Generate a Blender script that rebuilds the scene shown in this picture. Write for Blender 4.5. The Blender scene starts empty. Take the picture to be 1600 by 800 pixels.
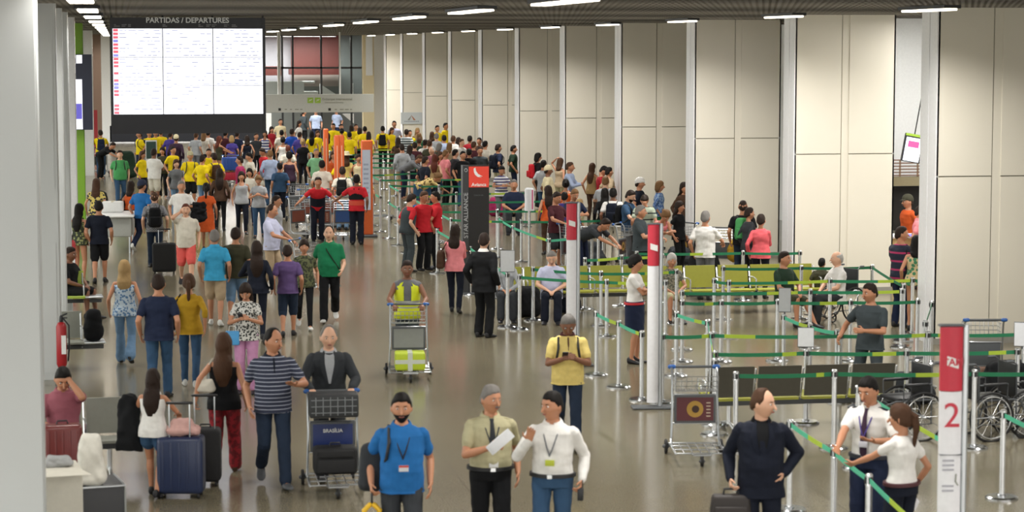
import bpy, bmesh, math, random
import numpy as np
from mathutils import Vector, Matrix, Euler
random.seed(7)
C = bpy.context.scene.collection
SC = bpy.context.scene
R = math.radians
PI = math.pi
# ------------------------------------------------------------------ camera
FPX, CAMZ = 3500.0, 4.85
PHI = math.atan(326 / FPX)
TH = math.atan(620 * math.cos(PHI) / FPX)
CAM = Vector((0, 0, CAMZ))
rgt = Vector((math.cos(TH), -math.sin(TH), 0))
fwd = Vector((math.sin(TH) * math.cos(PHI), math.cos(TH) * math.cos(PHI), -math.sin(PHI)))
upv = rgt.cross(fwd)
cd = bpy.data.cameras.new('camera')
cam = bpy.data.objects.new('camera', cd)
C.objects.link(cam)
cam.matrix_world = Matrix.Translation(CAM) @ Matrix((rgt, upv, -fwd)).transposed().to_4x4()
cd.sensor_width = 36.0
cd.lens = FPX / 1600 * 36
cd.clip_end = 400
cd.dof.use_dof = True
cd.dof.focus_distance = 58
cd.dof.aperture_fstop = 3.2
SC.camera = cam
# ------------------------------------------------------------------ light
w = bpy.data.worlds.new('sky'); SC.world = w; w.use_nodes = True
w.node_tree.nodes['Background'].inputs[0].default_value = (1.0, 0.97, 0.93, 1)
w.node_tree.nodes['Background'].inputs[1].default_value = 2.0
SC.view_settings.view_transform = 'Standard'
SC.view_settings.look = 'None'
SC.view_settings.gamma = 1
SC.view_settings.use_curve_mapping = False
SC.view_settings.exposure = 0.72
LAMP_W = 125.0
SC.cycles.use_denoising = True
SC.cycles.max_bounces = 6
SC.cycles.diffuse_bounces = 3
SC.cycles.glossy_bounces = 3
SC.cycles.sample_clamp_indirect = 4

def ray(px, py):
    return (fwd * FPX + rgt * (px - 800) + upv * (400 - py)).normalized()
def on_z(px, py, z=0.0):
    d = ray(px, py); return CAM + d * ((z - CAMZ) / d.z)
def on_x(px, py, X):
    d = ray(px, py); return CAM + d * (X / d.x)
def on_y(px, py, Y):
    d = ray(px, py); return CAM + d * (Y / d.y)

# ------------------------------------------------------------------ helpers
M_dummy = 0
def lin(c):
    c = c / 255.0
    return c / 12.92 if c <= 0.04045 else ((c + 0.055) / 1.055) ** 2.4
def rgb(h):
    if isinstance(h, str):
        h = h.lstrip('#'); h = tuple(int(h[i:i + 2], 16) for i in (0, 2, 4))
    return (lin(h[0]), lin(h[1]), lin(h[2]), 1)
MATS = {}
def mat(name, col='808080', rough=0.6, metal=0.0, kind='plain', col2=None, scale=20.0, emit=0.0, bump=0.0, spec=0.5, coat=0.0):
    key = name
    if key in MATS: return MATS[key]
    m = bpy.data.materials.new(name); m.use_nodes = True
    nt = m.node_tree; b = nt.nodes['Principled BSDF']
    b.inputs['Base Color'].default_value = rgb(col)
    b.inputs['Roughness'].default_value = rough
    b.inputs['Metallic'].default_value = metal
    b.inputs['Specular IOR Level'].default_value = spec
    if coat: b.inputs['Coat Weight'].default_value = coat
    N, L = nt.nodes.new, nt.links.new
    if emit:
        b.inputs['Emission Color'].default_value = rgb(col); b.inputs['Emission Strength'].default_value = emit
    tc = N('ShaderNodeTexCoord')
    def ramp(stops, interp='LINEAR'):
        r = N('ShaderNodeValToRGB'); r.color_ramp.interpolation = interp
        e = r.color_ramp.elements
        while len(e) > 1: e.remove(e[0])
        e[0].position = stops[0][0]; e[0].color = rgb(stops[0][1])
        for p, c in stops[1:]:
            x = e.new(p); x.color = rgb(c)
        return r
    if kind == 'stripe':
        s = N('ShaderNodeSeparateXYZ'); L(tc.outputs['Object'], s.inputs[0])
        mu = N('ShaderNodeMath'); mu.operation = 'MULTIPLY'; mu.inputs[1].default_value = scale; L(s.outputs[2], mu.inputs[0])
        fr = N('ShaderNodeMath'); fr.operation = 'FRACT'; L(mu.outputs[0], fr.inputs[0])
        r = ramp([(0, col), (0.5, col2)], 'CONSTANT'); L(fr.outputs[0], r.inputs[0]); L(r.outputs[0], b.inputs['Base Color'])
    elif kind == 'thin_stripe':
        s = N('ShaderNodeSeparateXYZ'); L(tc.outputs['Object'], s.inputs[0])
        mu = N('ShaderNodeMath'); mu.operation = 'MULTIPLY'; mu.inputs[1].default_value = scale; L(s.outputs[2], mu.inputs[0])
        fr = N('ShaderNodeMath'); fr.operation = 'FRACT'; L(mu.outputs[0], fr.inputs[0])
        r = ramp([(0, col), (0.78, col2)], 'CONSTANT'); L(fr.outputs[0], r.inputs[0]); L(r.outputs[0], b.inputs['Base Color'])
    elif kind == 'floral':
        v = N('ShaderNodeTexVoronoi'); v.inputs['Scale'].default_value = scale; L(tc.outputs['Object'], v.inputs[0])
        r = ramp([(0, col2), (0.42, col2), (0.5, col)]); L(v.outputs[0], r.inputs[0]); L(r.outputs[0], b.inputs['Base Color'])
    elif kind == 'camo':
        v = N('ShaderNodeTexNoise'); v.inputs['Scale'].default_value = scale; v.inputs['Detail'].default_value = 3; L(tc.outputs['Object'], v.inputs[0])
        r = ramp([(0, col), (0.47, col), (0.53, col2)]); L(v.outputs[0], r.inputs[0]); L(r.outputs[0], b.inputs['Base Color'])
    elif kind == 'check':
        v = N('ShaderNodeTexChecker'); v.inputs['Scale'].default_value = scale; v.inputs[1].default_value = rgb(col); v.inputs[2].default_value = rgb(col2)
        L(tc.outputs['Object'], v.inputs[0]); L(v.outputs[0], b.inputs['Base Color'])
    elif kind in ('plain', 'cloth') and not emit and metal < 0.5:
        n = N('ShaderNodeTexNoise'); n.inputs['Scale'].default_value = scale; n.inputs['Detail'].default_value = 4
        L(tc.outputs['Object'], n.inputs[0])
        mx = N('ShaderNodeMix'); mx.data_type = 'RGBA'; mx.blend_type = 'MULTIPLY'
        mx.inputs[0].default_value = 0.22 if kind == 'cloth' else 0.10
        mx.inputs[6].default_value = rgb(col)
        rr = N('ShaderNodeValToRGB'); rr.color_ramp.elements[0].color = (.45, .45, .45, 1); rr.color_ramp.elements[0].position = .3
        rr.color_ramp.elements[1].position = .65
        L(n.outputs[0], rr.inputs[0]); L(rr.outputs[0], mx.inputs[7]); L(mx.outputs[2], b.inputs['Base Color'])
    if bump:
        n2 = N('ShaderNodeTexNoise'); n2.inputs['Scale'].default_value = scale * 2; L(tc.outputs['Object'], n2.inputs[0])
        bp = N('ShaderNodeBump'); bp.inputs['Strength'].default_value = bump; bp.inputs['Distance'].default_value = 0.01
        L(n2.outputs[0], bp.inputs['Height']); L(bp.outputs[0], b.inputs['Normal'])
    MATS[key] = m
    return m

class G:
    """collects lofts, tubes and boxes that become ONE mesh"""
    def __init__(s): s.v = []; s.f = []; s.m = []; s.mi = 0
    def ring_loft(s, rings, cap=True, closed=True, mi=None):
        mi = s.mi if mi is None else mi
        n = len(rings[0]); o = len(s.v)
        for r in rings: s.v.extend([tuple(p) for p in r])
        for i in range(len(rings) - 1):
            for j in range(n if closed else n - 1):
                a = o + i * n + j; b = o + i * n + (j + 1) % n
                s.f.append((a, b, b + n, a + n)); s.m.append(mi)
        if cap:
            s.f.append(tuple(o + j for j in range(n - 1, -1, -1))); s.m.append(mi)
            k = o + (len(rings) - 1) * n
            s.f.append(tuple(k + j for j in range(n))); s.m.append(mi)
    def tube(s, pts, rad, n=10, round_=True, mi=None, flat=1.0, up=None):
        pts = [Vector(p) for p in pts]
        if not isinstance(rad, (list, tuple)): rad = [rad] * len(pts)
        rad = list(rad)
        if round_:
            d0 = (pts[0] - pts[1]).normalized(); d1 = (pts[-1] - pts[-2]).normalized()
            a, ra = pts[0], rad[0]; b, rb = pts[-1], rad[-1]
            pts = [a + d0 * ra * .95, a + d0 * ra * .7] + pts + [b + d1 * rb * .7, b + d1 * rb * .95]
            rad = [ra * .3, ra * .72] + rad + [rb * .72, rb * .3]
        rings = []; prev = None
        for i, p in enumerate(pts):
            t = (pts[min(i + 1, len(pts) - 1)] - pts[max(i - 1, 0)]).normalized()
            if prev is None:
                u = Vector(up) if up is not None else (Vector((0, 0, 1)) if abs(t.z) < .9 else Vector((0, 1, 0)))
            else: u = prev
            u = (u - t * u.dot(t))
            if u.length < 1e-6: u = t.orthogonal()
            u.normalize(); prev = u; v = t.cross(u)
            r = rad[i]
            rings.append([p + u * (r * flat * math.cos(2 * PI * j / n)) + v * (r * math.sin(2 * PI * j / n)) for j in range(n)])
        s.ring_loft(rings, mi=mi)
    def ell(s, c, r, M=None, nu=16, nv=10, fn=None, mi=None):
        c = Vector(c); rings = []
        M = M or Matrix.Identity(3)
        for i in range(1, nv):
            a = PI * i / nv; ring = []
            for j in range(nu):
                b = 2 * PI * j / nu
                u = Vector((math.sin(a) * math.cos(b), math.sin(a) * math.sin(b), -math.cos(a)))
                p = Vector((u.x * r[0], u.y * r[1], u.z * r[2]))
                if fn: p = fn(p, u)
                ring.append(c + M @ p)
            rings.append(ring)
        s.ring_loft(rings, mi=mi)
    def box(s, c, size, M=None, mi=None):
        mi = s.mi if mi is None else mi
        c = Vector(c); hx, hy, hz = size[0] / 2, size[1] / 2, size[2] / 2; M = M or Matrix.Identity(3)
        o = len(s.v)
        for z in (-hz, hz):
            for x, y in ((-hx, -hy), (hx, -hy), (hx, hy), (-hx, hy)): s.v.append(tuple(c + M @ Vector((x, y, z))))
        for q in ((0, 3, 2, 1), (4, 5, 6, 7), (0, 1, 5, 4), (1, 2, 6, 5), (2, 3, 7, 6), (3, 0, 4, 7)):
            s.f.append(tuple(o + k for k in q)); s.m.append(mi)
    def bb(s, x0, x1, y0, y1, z0, z1, mi=None):
        s.box(((x0 + x1) / 2, (y0 + y1) / 2, (z0 + z1) / 2), (abs(x1 - x0), abs(y1 - y0), abs(z1 - z0)), mi=mi)
    def rbox(s, c, size, r=.02, M=None, mi=None, seg=4, taper=1.0):
        """box with rounded vertical edges and softened top and bottom"""
        c = Vector(c); M = M or Matrix.Identity(3); hx, hy, hz = size[0] / 2, size[1] / 2, size[2] / 2
        r = min(r, hx * .95, hy * .95, hz * .95)
        def ring(z, ins, k):
            out = []
            for sx, sy, a0 in ((1, 1, 0), (-1, 1, 90), (-1, -1, 180), (1, -1, 270)):
                for i in range(seg + 1):
                    a = R(a0 + 90 * i / seg); rr = r - ins
                    out.append(c + M @ Vector(((sx * (hx - r) + rr * math.cos(a)) * k, (sy * (hy - r) + rr * math.sin(a)) * k, z)))
            return out
        rg = []
        for a in (90, 60, 30, 0): rg.append(ring(-hz + r * (1 - math.sin(R(a))), r * (1 - math.cos(R(a))) * .98, 1))
        for a in (0, 30, 60, 90): rg.append(ring(hz - r * (1 - math.sin(R(a))), r * (1 - math.cos(R(a))) * .98, taper))
        s.ring_loft(rg, mi=mi)
    def quad(s, pts, mi=None):
        mi = s.mi if mi is None else mi
        o = len(s.v); s.v.extend([tuple(p) for p in pts]); s.f.append(tuple(range(o, o + len(pts)))); s.m.append(mi)
    def prism(s, poly, y0, y1, mi=None):
        """poly of (x,z) extruded along y"""
        s.ring_loft([[(x, y0, z) for x, z in poly], [(x, y1, z) for x, z in poly]], mi=mi)
    def disc(s, c, r, h, n=24, mi=None, bev=.3):
        c = Vector(c)
        def rg(z, q): return [c + Vector((q * math.cos(2 * PI * j / n), q * math.sin(2 * PI * j / n), z)) for j in range(n)]
        b = min(h * bev, r * .5)
        s.ring_loft([rg(0, r), rg(h - b, r), rg(h, r - b)], mi=mi)
    def mesh(s, name, smooth=True):
        me = bpy.data.meshes.new(name); me.from_pydata(s.v, [], s.f)
        me.polygons.foreach_set('material_index', s.m)
        me.update()
        bm = bmesh.new(); bm.from_mesh(me); bmesh.ops.recalc_face_normals(bm, faces=bm.faces); bm.to_mesh(me); bm.free()
        if smooth:
            me.shade_smooth()
            try: me.set_sharp_from_angle(angle=R(38))
            except Exception: pass
        return me
    def build(s, name, mats, parent=None, smooth=True):
        me = s.mesh(name, smooth)
        return put(name, me, mats, parent)
def put(name, me, mats, parent=None):
    o = bpy.data.objects.new(name, me); C.objects.link(o)
    if not isinstance(mats, (list, tuple)): mats = [mats]
    if len(me.materials) == 0:
        for m in mats: me.materials.append(m)
    else:
        for i, m in enumerate(mats):
            o.material_slots[i].link = 'OBJECT'; o.material_slots[i].material = m
    if parent: o.parent = parent
    return o
def tag(o, label, cat, group=None, kind=None):
    if label: o['label'] = label
    if cat: o['category'] = cat
    if group: o['group'] = group
    if kind: o['kind'] = kind
    return o
def thing(name, label, cat, loc=(0, 0, 0), rz=0.0, group=None, scale=1.0):
    o = bpy.data.objects.new(name, None); C.objects.link(o)
    o.empty_display_size = .1
    o.location = loc; o.rotation_euler = (0, 0, rz); o.scale = (scale,) * 3
    return tag(o, label, cat, group)
def struct(name, g, m, parent=None, smooth=False):
    o = g.build(name, m, parent, smooth)
    if parent is None: o['kind'] = 'structure'
    return o
def copy_tree(o, parent=None):
    c = o.copy(); C.objects.link(c)
    if parent: c.parent = parent
    for ch in list(o.children): copy_tree(ch, c)
    return c
OCC = []; SLABS = []
def free_spot(loc, r, slide=True):
    """step along the line of sight until nothing already placed is in the way"""
    loc = Vector(loc); d = Vector((loc.x, loc.y, 0)).normalized()
    best = None
    for s in ([0] + [q * k * .12 for k in range(1, 22) for q in (1, -1)] if slide else [0]):
        p = loc + d * s
        pen = max([r + q[2] - math.hypot(p.x - q[0], p.y - q[1]) for q in OCC if abs(p.y - q[1]) < 1.5] + [0])
        if p.x > 12.8 and any(y_ - .35 < p.y < y_ + 1.05 for y_ in SLABS): pen += .5
        if best is None or pen < best[0] - 1e-4: best = (pen, p)
        if pen <= 0: break
    OCC.append((best[1].x, best[1].y, r)); return best[1]
FONT = bpy.data.fonts.load('<builtin>') if False else None
def text_mesh(s, size, depth=.002, bold=0.0):
    cu = bpy.data.curves.new('text', 'FONT'); cu.body = s; cu.size = size; cu.extrude = depth; cu.offset = bold
    cu.align_x = 'CENTER'; cu.align_y = 'CENTER'
    o = bpy.data.objects.new('text', cu); TS.collection.objects.link(o)
    TS.view_layers[0].update()
    dg = TS.view_layers[0].depsgraph
    me = bpy.data.meshes.new_from_object(o.evaluated_get(dg))
    bpy.data.objects.remove(o); bpy.data.curves.remove(cu)
    return me
def text(name, s, size, m, parent, loc, rot=(PI / 2, 0, 0), bold=0.0):
    me = text_mesh(s, size, bold=bold); me.materials.clear()
    o = put(name, me, m, parent); o.location = loc; o.rotation_euler = rot
    return o
TS = bpy.data.scenes.new('scratch')
def remesh(g, voxel, smooth_it=2, fold=0.0, seed=0, extra=None):
    """union of all the lofts in g as one continuous surface"""
    me = g.mesh('tmp', False)
    o = bpy.data.objects.new('tmp', me); TS.collection.objects.link(o)
    m = o.modifiers.new('r', 'REMESH'); m.mode = 'VOXEL'; m.voxel_size = voxel; m.adaptivity = 0.0
    if smooth_it:
        k = o.modifiers.new('s', 'SMOOTH'); k.iterations = smooth_it; k.factor = .5
    TS.view_layers[0].update()
    dg = TS.view_layers[0].depsgraph
    out = bpy.data.meshes.new_from_object(o.evaluated_get(dg))
    bpy.data.objects.remove(o); bpy.data.meshes.remove(me)
    if fold:
        n = len(out.vertices); co = np.empty(n * 3, np.float32); no = np.empty(n * 3, np.float32)
        out.vertices.foreach_get('co', co); out.vertices.foreach_get('normal', no)
        p = co.reshape(-1, 3); q = no.reshape(-1, 3); r_ = np.random.RandomState(seed); d = np.zeros(n)
        for k in range(7):
            v = r_.randn(3) * (14 + 7 * k); ph = r_.rand() * 6
            d += np.sin(p @ v + ph + 1.5 * np.sin(p @ (r_.randn(3) * 9))) / (1 + k * .5)
        p += q * (d * fold * .45)[:, None]
        out.vertices.foreach_set('co', p.ravel())
    out.materials.clear()
    if extra is not None:
        for _ in range(5): out.materials.append(None)
        e = extra.mesh('e', True)
        bm = bmesh.new(); bm.from_mesh(out); bm.from_mesh(e); bm.to_mesh(out); bm.free(); bpy.data.meshes.remove(e)
    out.update(); out.shade_smooth()
    return out
# ------------------------------------------------------------------ materials of the hall
def floor_mat():
    m = bpy.data.materials.new('polished granite floor'); m.use_nodes = True
    nt = m.node_tree; b = nt.nodes['Principled BSDF']; N, L = nt.nodes.new, nt.links.new
    tc = N('ShaderNodeTexCoord')
    n = N('ShaderNodeTexNoise'); n.inputs['Scale'].default_value = 60; n.inputs['Detail'].default_value = 6; L(tc.outputs['Object'], n.inputs[0])
    n3 = N('ShaderNodeTexNoise'); n3.inputs['Scale'].default_value = .35; L(tc.outputs['Object'], n3.inputs[0])
    r = N('ShaderNodeValToRGB'); r.color_ramp.elements[0].position = .3; r.color_ramp.elements[0].color = rgb('69624F'); r.color_ramp.elements[1].position = .7; r.color_ramp.elements[1].color = rgb('807865')
    L(n.outputs[0], r.inputs[0])
    br = N('ShaderNodeTexBrick'); br.offset = 0; br.inputs['Scale'].default_value = 1.0
    br.inputs['Brick Width'].default_value = 3.75; br.inputs['Row Height'].default_value = 3.75; br.inputs['Mortar Size'].default_value = .012
    br.inputs['Color1'].default_value = (1, 1, 1, 1); br.inputs['Color2'].default_value = (.95, .95, .95, 1); br.inputs['Mortar'].default_value = (.35, .33, .3, 1)
    L(tc.outputs['Object'], br.inputs[0])
    mx = N('ShaderNodeMix'); mx.data_type = 'RGBA'; mx.blend_type = 'MULTIPLY'; mx.inputs[0].default_value = .45
    L(r.outputs[0], mx.inputs[6]); L(br.outputs[0], mx.inputs[7]); L(mx.outputs[2], b.inputs['Base Color'])
    mr = N('ShaderNodeMapRange'); mr.inputs[3].default_value = .15; mr.inputs[4].default_value = .22; L(n3.outputs[0], mr.inputs[0]); L(mr.outputs[0], b.inputs['Roughness'])
    b.inputs['Specular IOR Level'].default_value = .5
    w2 = N('ShaderNodeTexNoise'); w2.inputs['Scale'].default_value = 1.3; L(tc.outputs['Object'], w2.inputs[0])
    bp = N('ShaderNodeBump'); bp.inputs['Strength'].default_value = .25; bp.inputs['Distance'].default_value = .01; L(w2.outputs[0], bp.inputs['Height']); L(bp.outputs[0], b.inputs['Normal'])
    return m
def ceil_mat():
    m = bpy.data.materials.new('perforated metal ceiling'); m.use_nodes = True
    nt = m.node_tree; b = nt.nodes['Principled BSDF']; N, L = nt.nodes.new, nt.links.new
    tc = N('ShaderNodeTexCoord')
    wv = N('ShaderNodeTexWave'); wv.bands_direction = 'Y'; wv.inputs['Scale'].default_value = .9; wv.inputs['Distortion'].default_value = .6; L(tc.outputs['Object'], wv.inputs[0])
    r = N('ShaderNodeValToRGB'); r.color_ramp.elements[0].color = rgb('5C574F'); r.color_ramp.elements[1].color = rgb('8E887C'); L(wv.outputs[0], r.inputs[0]); L(r.outputs[0], b.inputs['Base Color'])
    b.inputs['Metallic'].default_value = .35; b.inputs['Roughness'].default_value = .42
    w2 = N('ShaderNodeTexWave'); w2.bands_direction = 'X'; w2.inputs['Scale'].default_value = 3.2; L(tc.outputs['Object'], w2.inputs[0])
    bp = N('ShaderNodeBump'); bp.inputs['Strength'].default_value = .5; bp.inputs['Distance'].default_value = .03; L(w2.outputs[0], bp.inputs['Height']); L(bp.outputs[0], b.inputs['Normal'])
    return m
M_panel = mat('cream wall panel', 'E9E3D4', .38, kind='plain', scale=.35)
M_fin = mat('white lacquered fin', 'F7F7F9', .3)
M_colm = mat('pale grey column cladding', 'CDD0D0', .35, scale=.4)
M_dark = mat('dark joint', '3A3833', .8)
M_white = mat('white paint', 'E8E8E6', .45)
M_chrome = mat('brushed steel', 'E2E4E6', .26, metal=.85)
M_chrome2 = mat('polished chrome', 'B9BBBD', .2, metal=1.0)
M_blackm = mat('black powder coat', '1E1F22', .45)
M_alu = mat('satin aluminium', 'BFC3C6', .35, metal=.85)

g = G(); g.bb(-6, 24, -6, 128, -.12, 0); struct('floor', g, floor_mat())
g = G(); g.bb(-6, 20.3, -2, 128, 5.5, 5.62)
for i in range(110):                                    # transverse ribs of the metal ceiling
    y = 12 + i * 1.0
    g.bb(-2.4, 18.4, y, y + .06, 5.48, 5.5)
struct('ceiling', g, ceil_mat())

# right side: deep clad slabs standing one behind the other, each facing down the hall
FL = [1780, 1466, 1243, 1086, 971, 883, 811, 753, 705, 664, 629, 603]
M_wr = mat('cool white shop wall', 'F2F4F4', .5)
g = G(); g.bb(18.4, 18.6, 10, 117, 0, 5.5); struct('wall_right', g, M_wr)
SW, ST = 2.05, .72
for i, xb in enumerate(FL):
    y = on_x(xb, 100, 13.12).y; X = 13.12; SLABS.append(y)
    c = G(); c.bb(X + .03, X + SW - .03, y + .03, y + ST - .03, 0, 5.5)
    o = struct('wall_right_slab_%d' % (i + 1), c, mat('joint beige', '9C9788', .7)); o.name = 'wall_right.001'
    p = G(); m1, m2 = X + SW * .46, X + SW * .54
    for (q0, q1) in ((X, m1), (m2, X + SW)):
        p.bb(q0, q1, y, y + .05, .1, 2.745); p.bb(q0, q1, y, y + .05, 2.765, 5.5)
        p.bb(q0, q1, y + ST - .05, y + ST, .1, 5.5)
    p.bb(m1 + .02, m2 - .0, y + .015, y + .05, .1, 5.5)
    struct('wall_right_panel', p, M_panel).name = 'wall_right.001'
    f = G(); f.bb(X - .02, X + .03, y, y + ST * .46, 0, 5.5); f.bb(X - .02, X + .03, y + ST * .50, y + ST, 0, 5.5); f.bb(X + SW - .03, X + SW, y, y + ST, 0, 5.5)
    struct('trim_%d' % (i + 1), f, M_fin)
    g = G(); g.bb(X - .025, X + SW, y - .005, y + .01, 0, .1); struct('baseboard_right', g, mat('grey plinth', '9A978F', .5)).name = 'baseboard_right.001'
# left wall: a row of projecting clad columns
g = G(); g.bb(-2.7, -2.5, -2, 122, 4.9, 5.6); g.bb(-2.7, -2.5, -2, 122, 0, .25)
for k in range(31): g.bb(-2.66, -2.54, 4 * k - .05, 4 * k + .05, .25, 4.9)
g.bb(-2.65, -2.55, -2, 122, 2.6, 2.68)
wl = struct('window_2', g, M_alu)
tg = bpy.data.materials.new('thin clear glass'); tg.use_nodes = True
nt = tg.node_tree; nt.nodes.clear(); o_ = nt.nodes.new('ShaderNodeOutputMaterial'); x_ = nt.nodes.new('ShaderNodeMixShader'); x_.inputs[0].default_value = .06
t_ = nt.nodes.new('ShaderNodeBsdfTransparent'); t_.inputs[0].default_value = (.95, .97, .96, 1); g_ = nt.nodes.new('ShaderNodeBsdfGlossy'); g_.inputs['Roughness'].default_value = .05
nt.links.new(t_.outputs[0], x_.inputs[1]); nt.links.new(g_.outputs[0], x_.inputs[2]); nt.links.new(x_.outputs[0], o_.inputs[0])
g = G(); g.bb(-2.61, -2.6, -2, 122, .25, 4.9); g.build('pane', tg, wl, False)
g = G(); g.bb(-40, -6, -30, 150, -.2, -.02); struct('ground', g, mat('pale pavement', 'B5B2AA', .8))
LE = [(60, M_colm), (88, M_colm), (98, M_colm), (107, M_colm), (118, M_fin), (131, mat('lime green column', '7FAE2E', .4)), (146, M_white)]
for i, (x, m) in enumerate(LE):
    y = on_x(x, 200, -.86).y
    xr = -.86
    if i == 0: y = 19.2; xr = on_y(60, 400, y).x
    f = G(); f.bb(-2.5, xr, y, y + .5, 0, 5.5)
    if 0 < i < 4:
        f.bb(-2.4, -.9, y - .012, y, .1, 2.0 if i % 2 else 2.74); f.bb(-2.4, -.9, y - .012, y, 2.76, 5.4)
    f.bb(xr - .01, xr + .015, y + .1, y + .4, 0, 5.5)
    struct('trim_%d' % (i + 20), f, m)
# far end of the hall
YE = 116.0
def er(name, px0, py0, px1, py1, m, Y=YE, th=.12, par=None, kind='structure'):
    a = on_y(px0, py1, Y); b = on_y(px1, py0, Y); g = G(); g.bb(a.x, b.x, Y, Y + th, max(a.z, 0), b.z)
    o = g.build(name, m, par, False)
    if par is None and kind: o['kind'] = kind
    return o
M_brick = mat('oxblood cladding', '6A3530', .5, scale=2)
M_grey = mat('mid grey plaster', '77797B', .6)
M_mull = mat('dark mullion', '26282B', .4)
g = G()
zc = lambda py, Y=YE: max(on_y(500, py, Y).z, 0)
g.bb(on_y(583, 100, YE).x, 14, YE, YE + .3, 0, 5.5); g.bb(-3, on_y(172, 100, YE).x, YE, YE + .3, 0, 5.5)
struct('wall_back', g, M_white)
er('wall_back.001', 172, 195, 412, 222, mat('dark navy hoarding', '23252E', .5), th=.3)
er('wall_back.002', 172, 55, 412, 200, M_grey, Y=124)
er('wall_back.003', 455, 50, 530, 108, M_brick, Y=122)
er('wall_back.004', 412, 50, 455, 130, mat('pale lilac wall', 'A9A5AC', .6), Y=122.4)
er('wall_back.005', 530, 50, 572, 225, mat('smoked grey wall', '6B706F', .5), Y=122)
er('wall_back.006', 455, 112, 530, 135, mat('dusty beige wall', '9A8F88', .6), Y=122.2)
er('wall_back.007', 412, 130, 530, 225, mat('dim grey shopfront', '6E7370', .6), Y=122.6)
er('trim_40', 455, 106, 530, 117, M_brick, Y=119.5, th=2)
er('trim_41', 412, 104, 440, 118, M_brick, Y=119.5, th=2)
er('trim_42', 412, 127, 475, 147, M_white, Y=117.5, th=.2)
er('trim_43', 475, 127, 492, 130, M_white, Y=117.5, th=1.2)
er('trim_44', 475, 143, 497, 147, M_white, Y=117.5, th=1.2)
a = on_y(500, 131, 117.8); b = on_y(532, 152, 117.8); g = G()
g.prism([(a.x, a.z), (a.x, b.z), (b.x, b.z)], 117.8, 118.0); struct('trim_45', g, M_white)
a = on_y(535, 178, 117.8); b = on_y(553, 193, 117.8); g = G()
g.prism([(a.x, a.z), (b.x, a.z), (b.x, b.z)], 117.8, 118.0); struct('trim_46', g, M_white)
er('trim_47', 549, 130, 552, 147, M_white, Y=117.6, th=.1)
g = G()
for px in (441, 457.5, 502, 549, 567):
    x = on_y(px, 100, YE).x; g.bb(x - .05, x + .05, YE, YE + .12, 0, 5.5)
x0, x1 = on_y(414, 100, YE).x, on_y(568, 100, YE).x
z = zc(106); g.bb(x0, x1, YE, YE + .1, z - .05, z + .05)
wf = struct('window_1', g, M_mull)
gl = mat('facade glass', 'DCE4E4', .03); 
b_ = gl.node_tree.nodes['Principled BSDF']; b_.inputs['Transmission Weight'].default_value = 1; b_.inputs['IOR'].default_value = 1.02
g = G(); g.bb(x0, x1, YE + .04, YE + .06, zc(147), 5.5); g.build('pane', gl, wf, False)
er('trim_50', 568, 50, 584, 225, mat('warm beige column', 'D9C9A2', .5), Y=115.0, th=.5)  # beige is the column's own colour
er('trim_51', 572, 50, 582, 118, M_white, Y=114.9, th=.1)
er('trim_52', 146, 50, 157, 215, mat('brown timber column', '6B5546', .6), Y=112, th=.5)
er('trim_53', 157, 165, 172, 215, mat('navy low wall', '3B3F52', .6), Y=118, th=.2)
er('trim_54', 157, 50, 172, 166, mat('olive grey wall', '5E5A50', .6), Y=118, th=.2)
er('trim_55', 415, 177, 424, 235, M_white, Y=113, th=.3)
for lx, ly, sx_, e_ in ((8.0, 119.2, 7, 800), (4.0, 108.0, 5, 260), (9.5, 106.0, 5, 260)):  # fill lights added to brighten the far end, no fixtures there
    ll = bpy.data.lights.new('far_end_fill', 'AREA'); ll.shape = 'RECTANGLE'; ll.size = sx_; ll.size_y = 1.6; ll.energy = e_; ll.color = (1, .97, .92)
    lo = bpy.data.objects.new('far_end_fill', ll); C.objects.link(lo); lo.location = (lx, ly, 5.42)
# objects hung at the far end
po = er('poster', 160, 118, 172, 165, mat('brown poster print', '6B4A3C', .5, kind='camo', col2='A58B62', scale=3), Y=117.9, kind=None)
tag(po, 'brown and ochre advertising poster left of the departures board, far end', 'poster')
rb = er('banner', 147.5, 172, 152, 252, mat('crimson banner cloth', '9E2A30', .6), Y=100, kind=None); tag(rb, 'narrow crimson upright banner behind the left columns', 'banner')
hs = er('hoarding', 470, 178, 474, 226, M_mull, Y=117, kind=None); tag(hs, 'thin dark upright frame behind the staff at far end', 'frame')
# opening in the right wall with the shop behind
ll = bpy.data.lights.new('shop_fill', 'AREA'); ll.shape = 'RECTANGLE'; ll.size = 1.5; ll.size_y = 8; ll.energy = 260; ll.color = (1, .97, .92)  # unseen fill light added to brighten the space behind the slabs
lo = bpy.data.objects.new('shop_fill', ll); C.objects.link(lo); lo.location = (16.5, 41, 5.4)
g = G(); g.bb(15.6, 18.4, 47.0, 47.2, 0, 5.5); struct('wall_shop', g, M_wr)
a = on_y(1395, 292, 46.4); b = on_y(1460, 600, 46.4)
g = G(); g.bb(15.7, 18.3, 46.2, 46.95, .9, on_y(1425, 290, 46.4).z); struct('trim_60', g, mat('painted recess dark', '1D1A18', .7))  # solid block, the darkness of the recess is put into its colour
t = thing('balcony_railing', 'tan slatted balcony railing seen through the gap in the right wall', 'railing', (0, 0, 0))
g = G(); zt, zb = on_y(1425, 250, 46).z, on_y(1425, 274, 46).z
for k in range(6): z = zb + (zt - zb) * k / 5; g.bb(15.7, 18.3, 46.0, 46.04, z - .012, z + .012)
g.build('rail', mat('brown rail', '7A5B49', .5), t)
g = G()
for k in range(7): g.bb(15.8 + k * .4, 15.83 + k * .4, 46.04, 46.08, zb - .1, zt)
g.build('post', mat('tan post', 'B59A7C', .5), t)
g = G(); g.bb(15.7, 18.35, 45.9, 46.2, zb - .22, zb - .03); g.build('slab', mat('khaki slab', '8D8264', .6), t)
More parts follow.
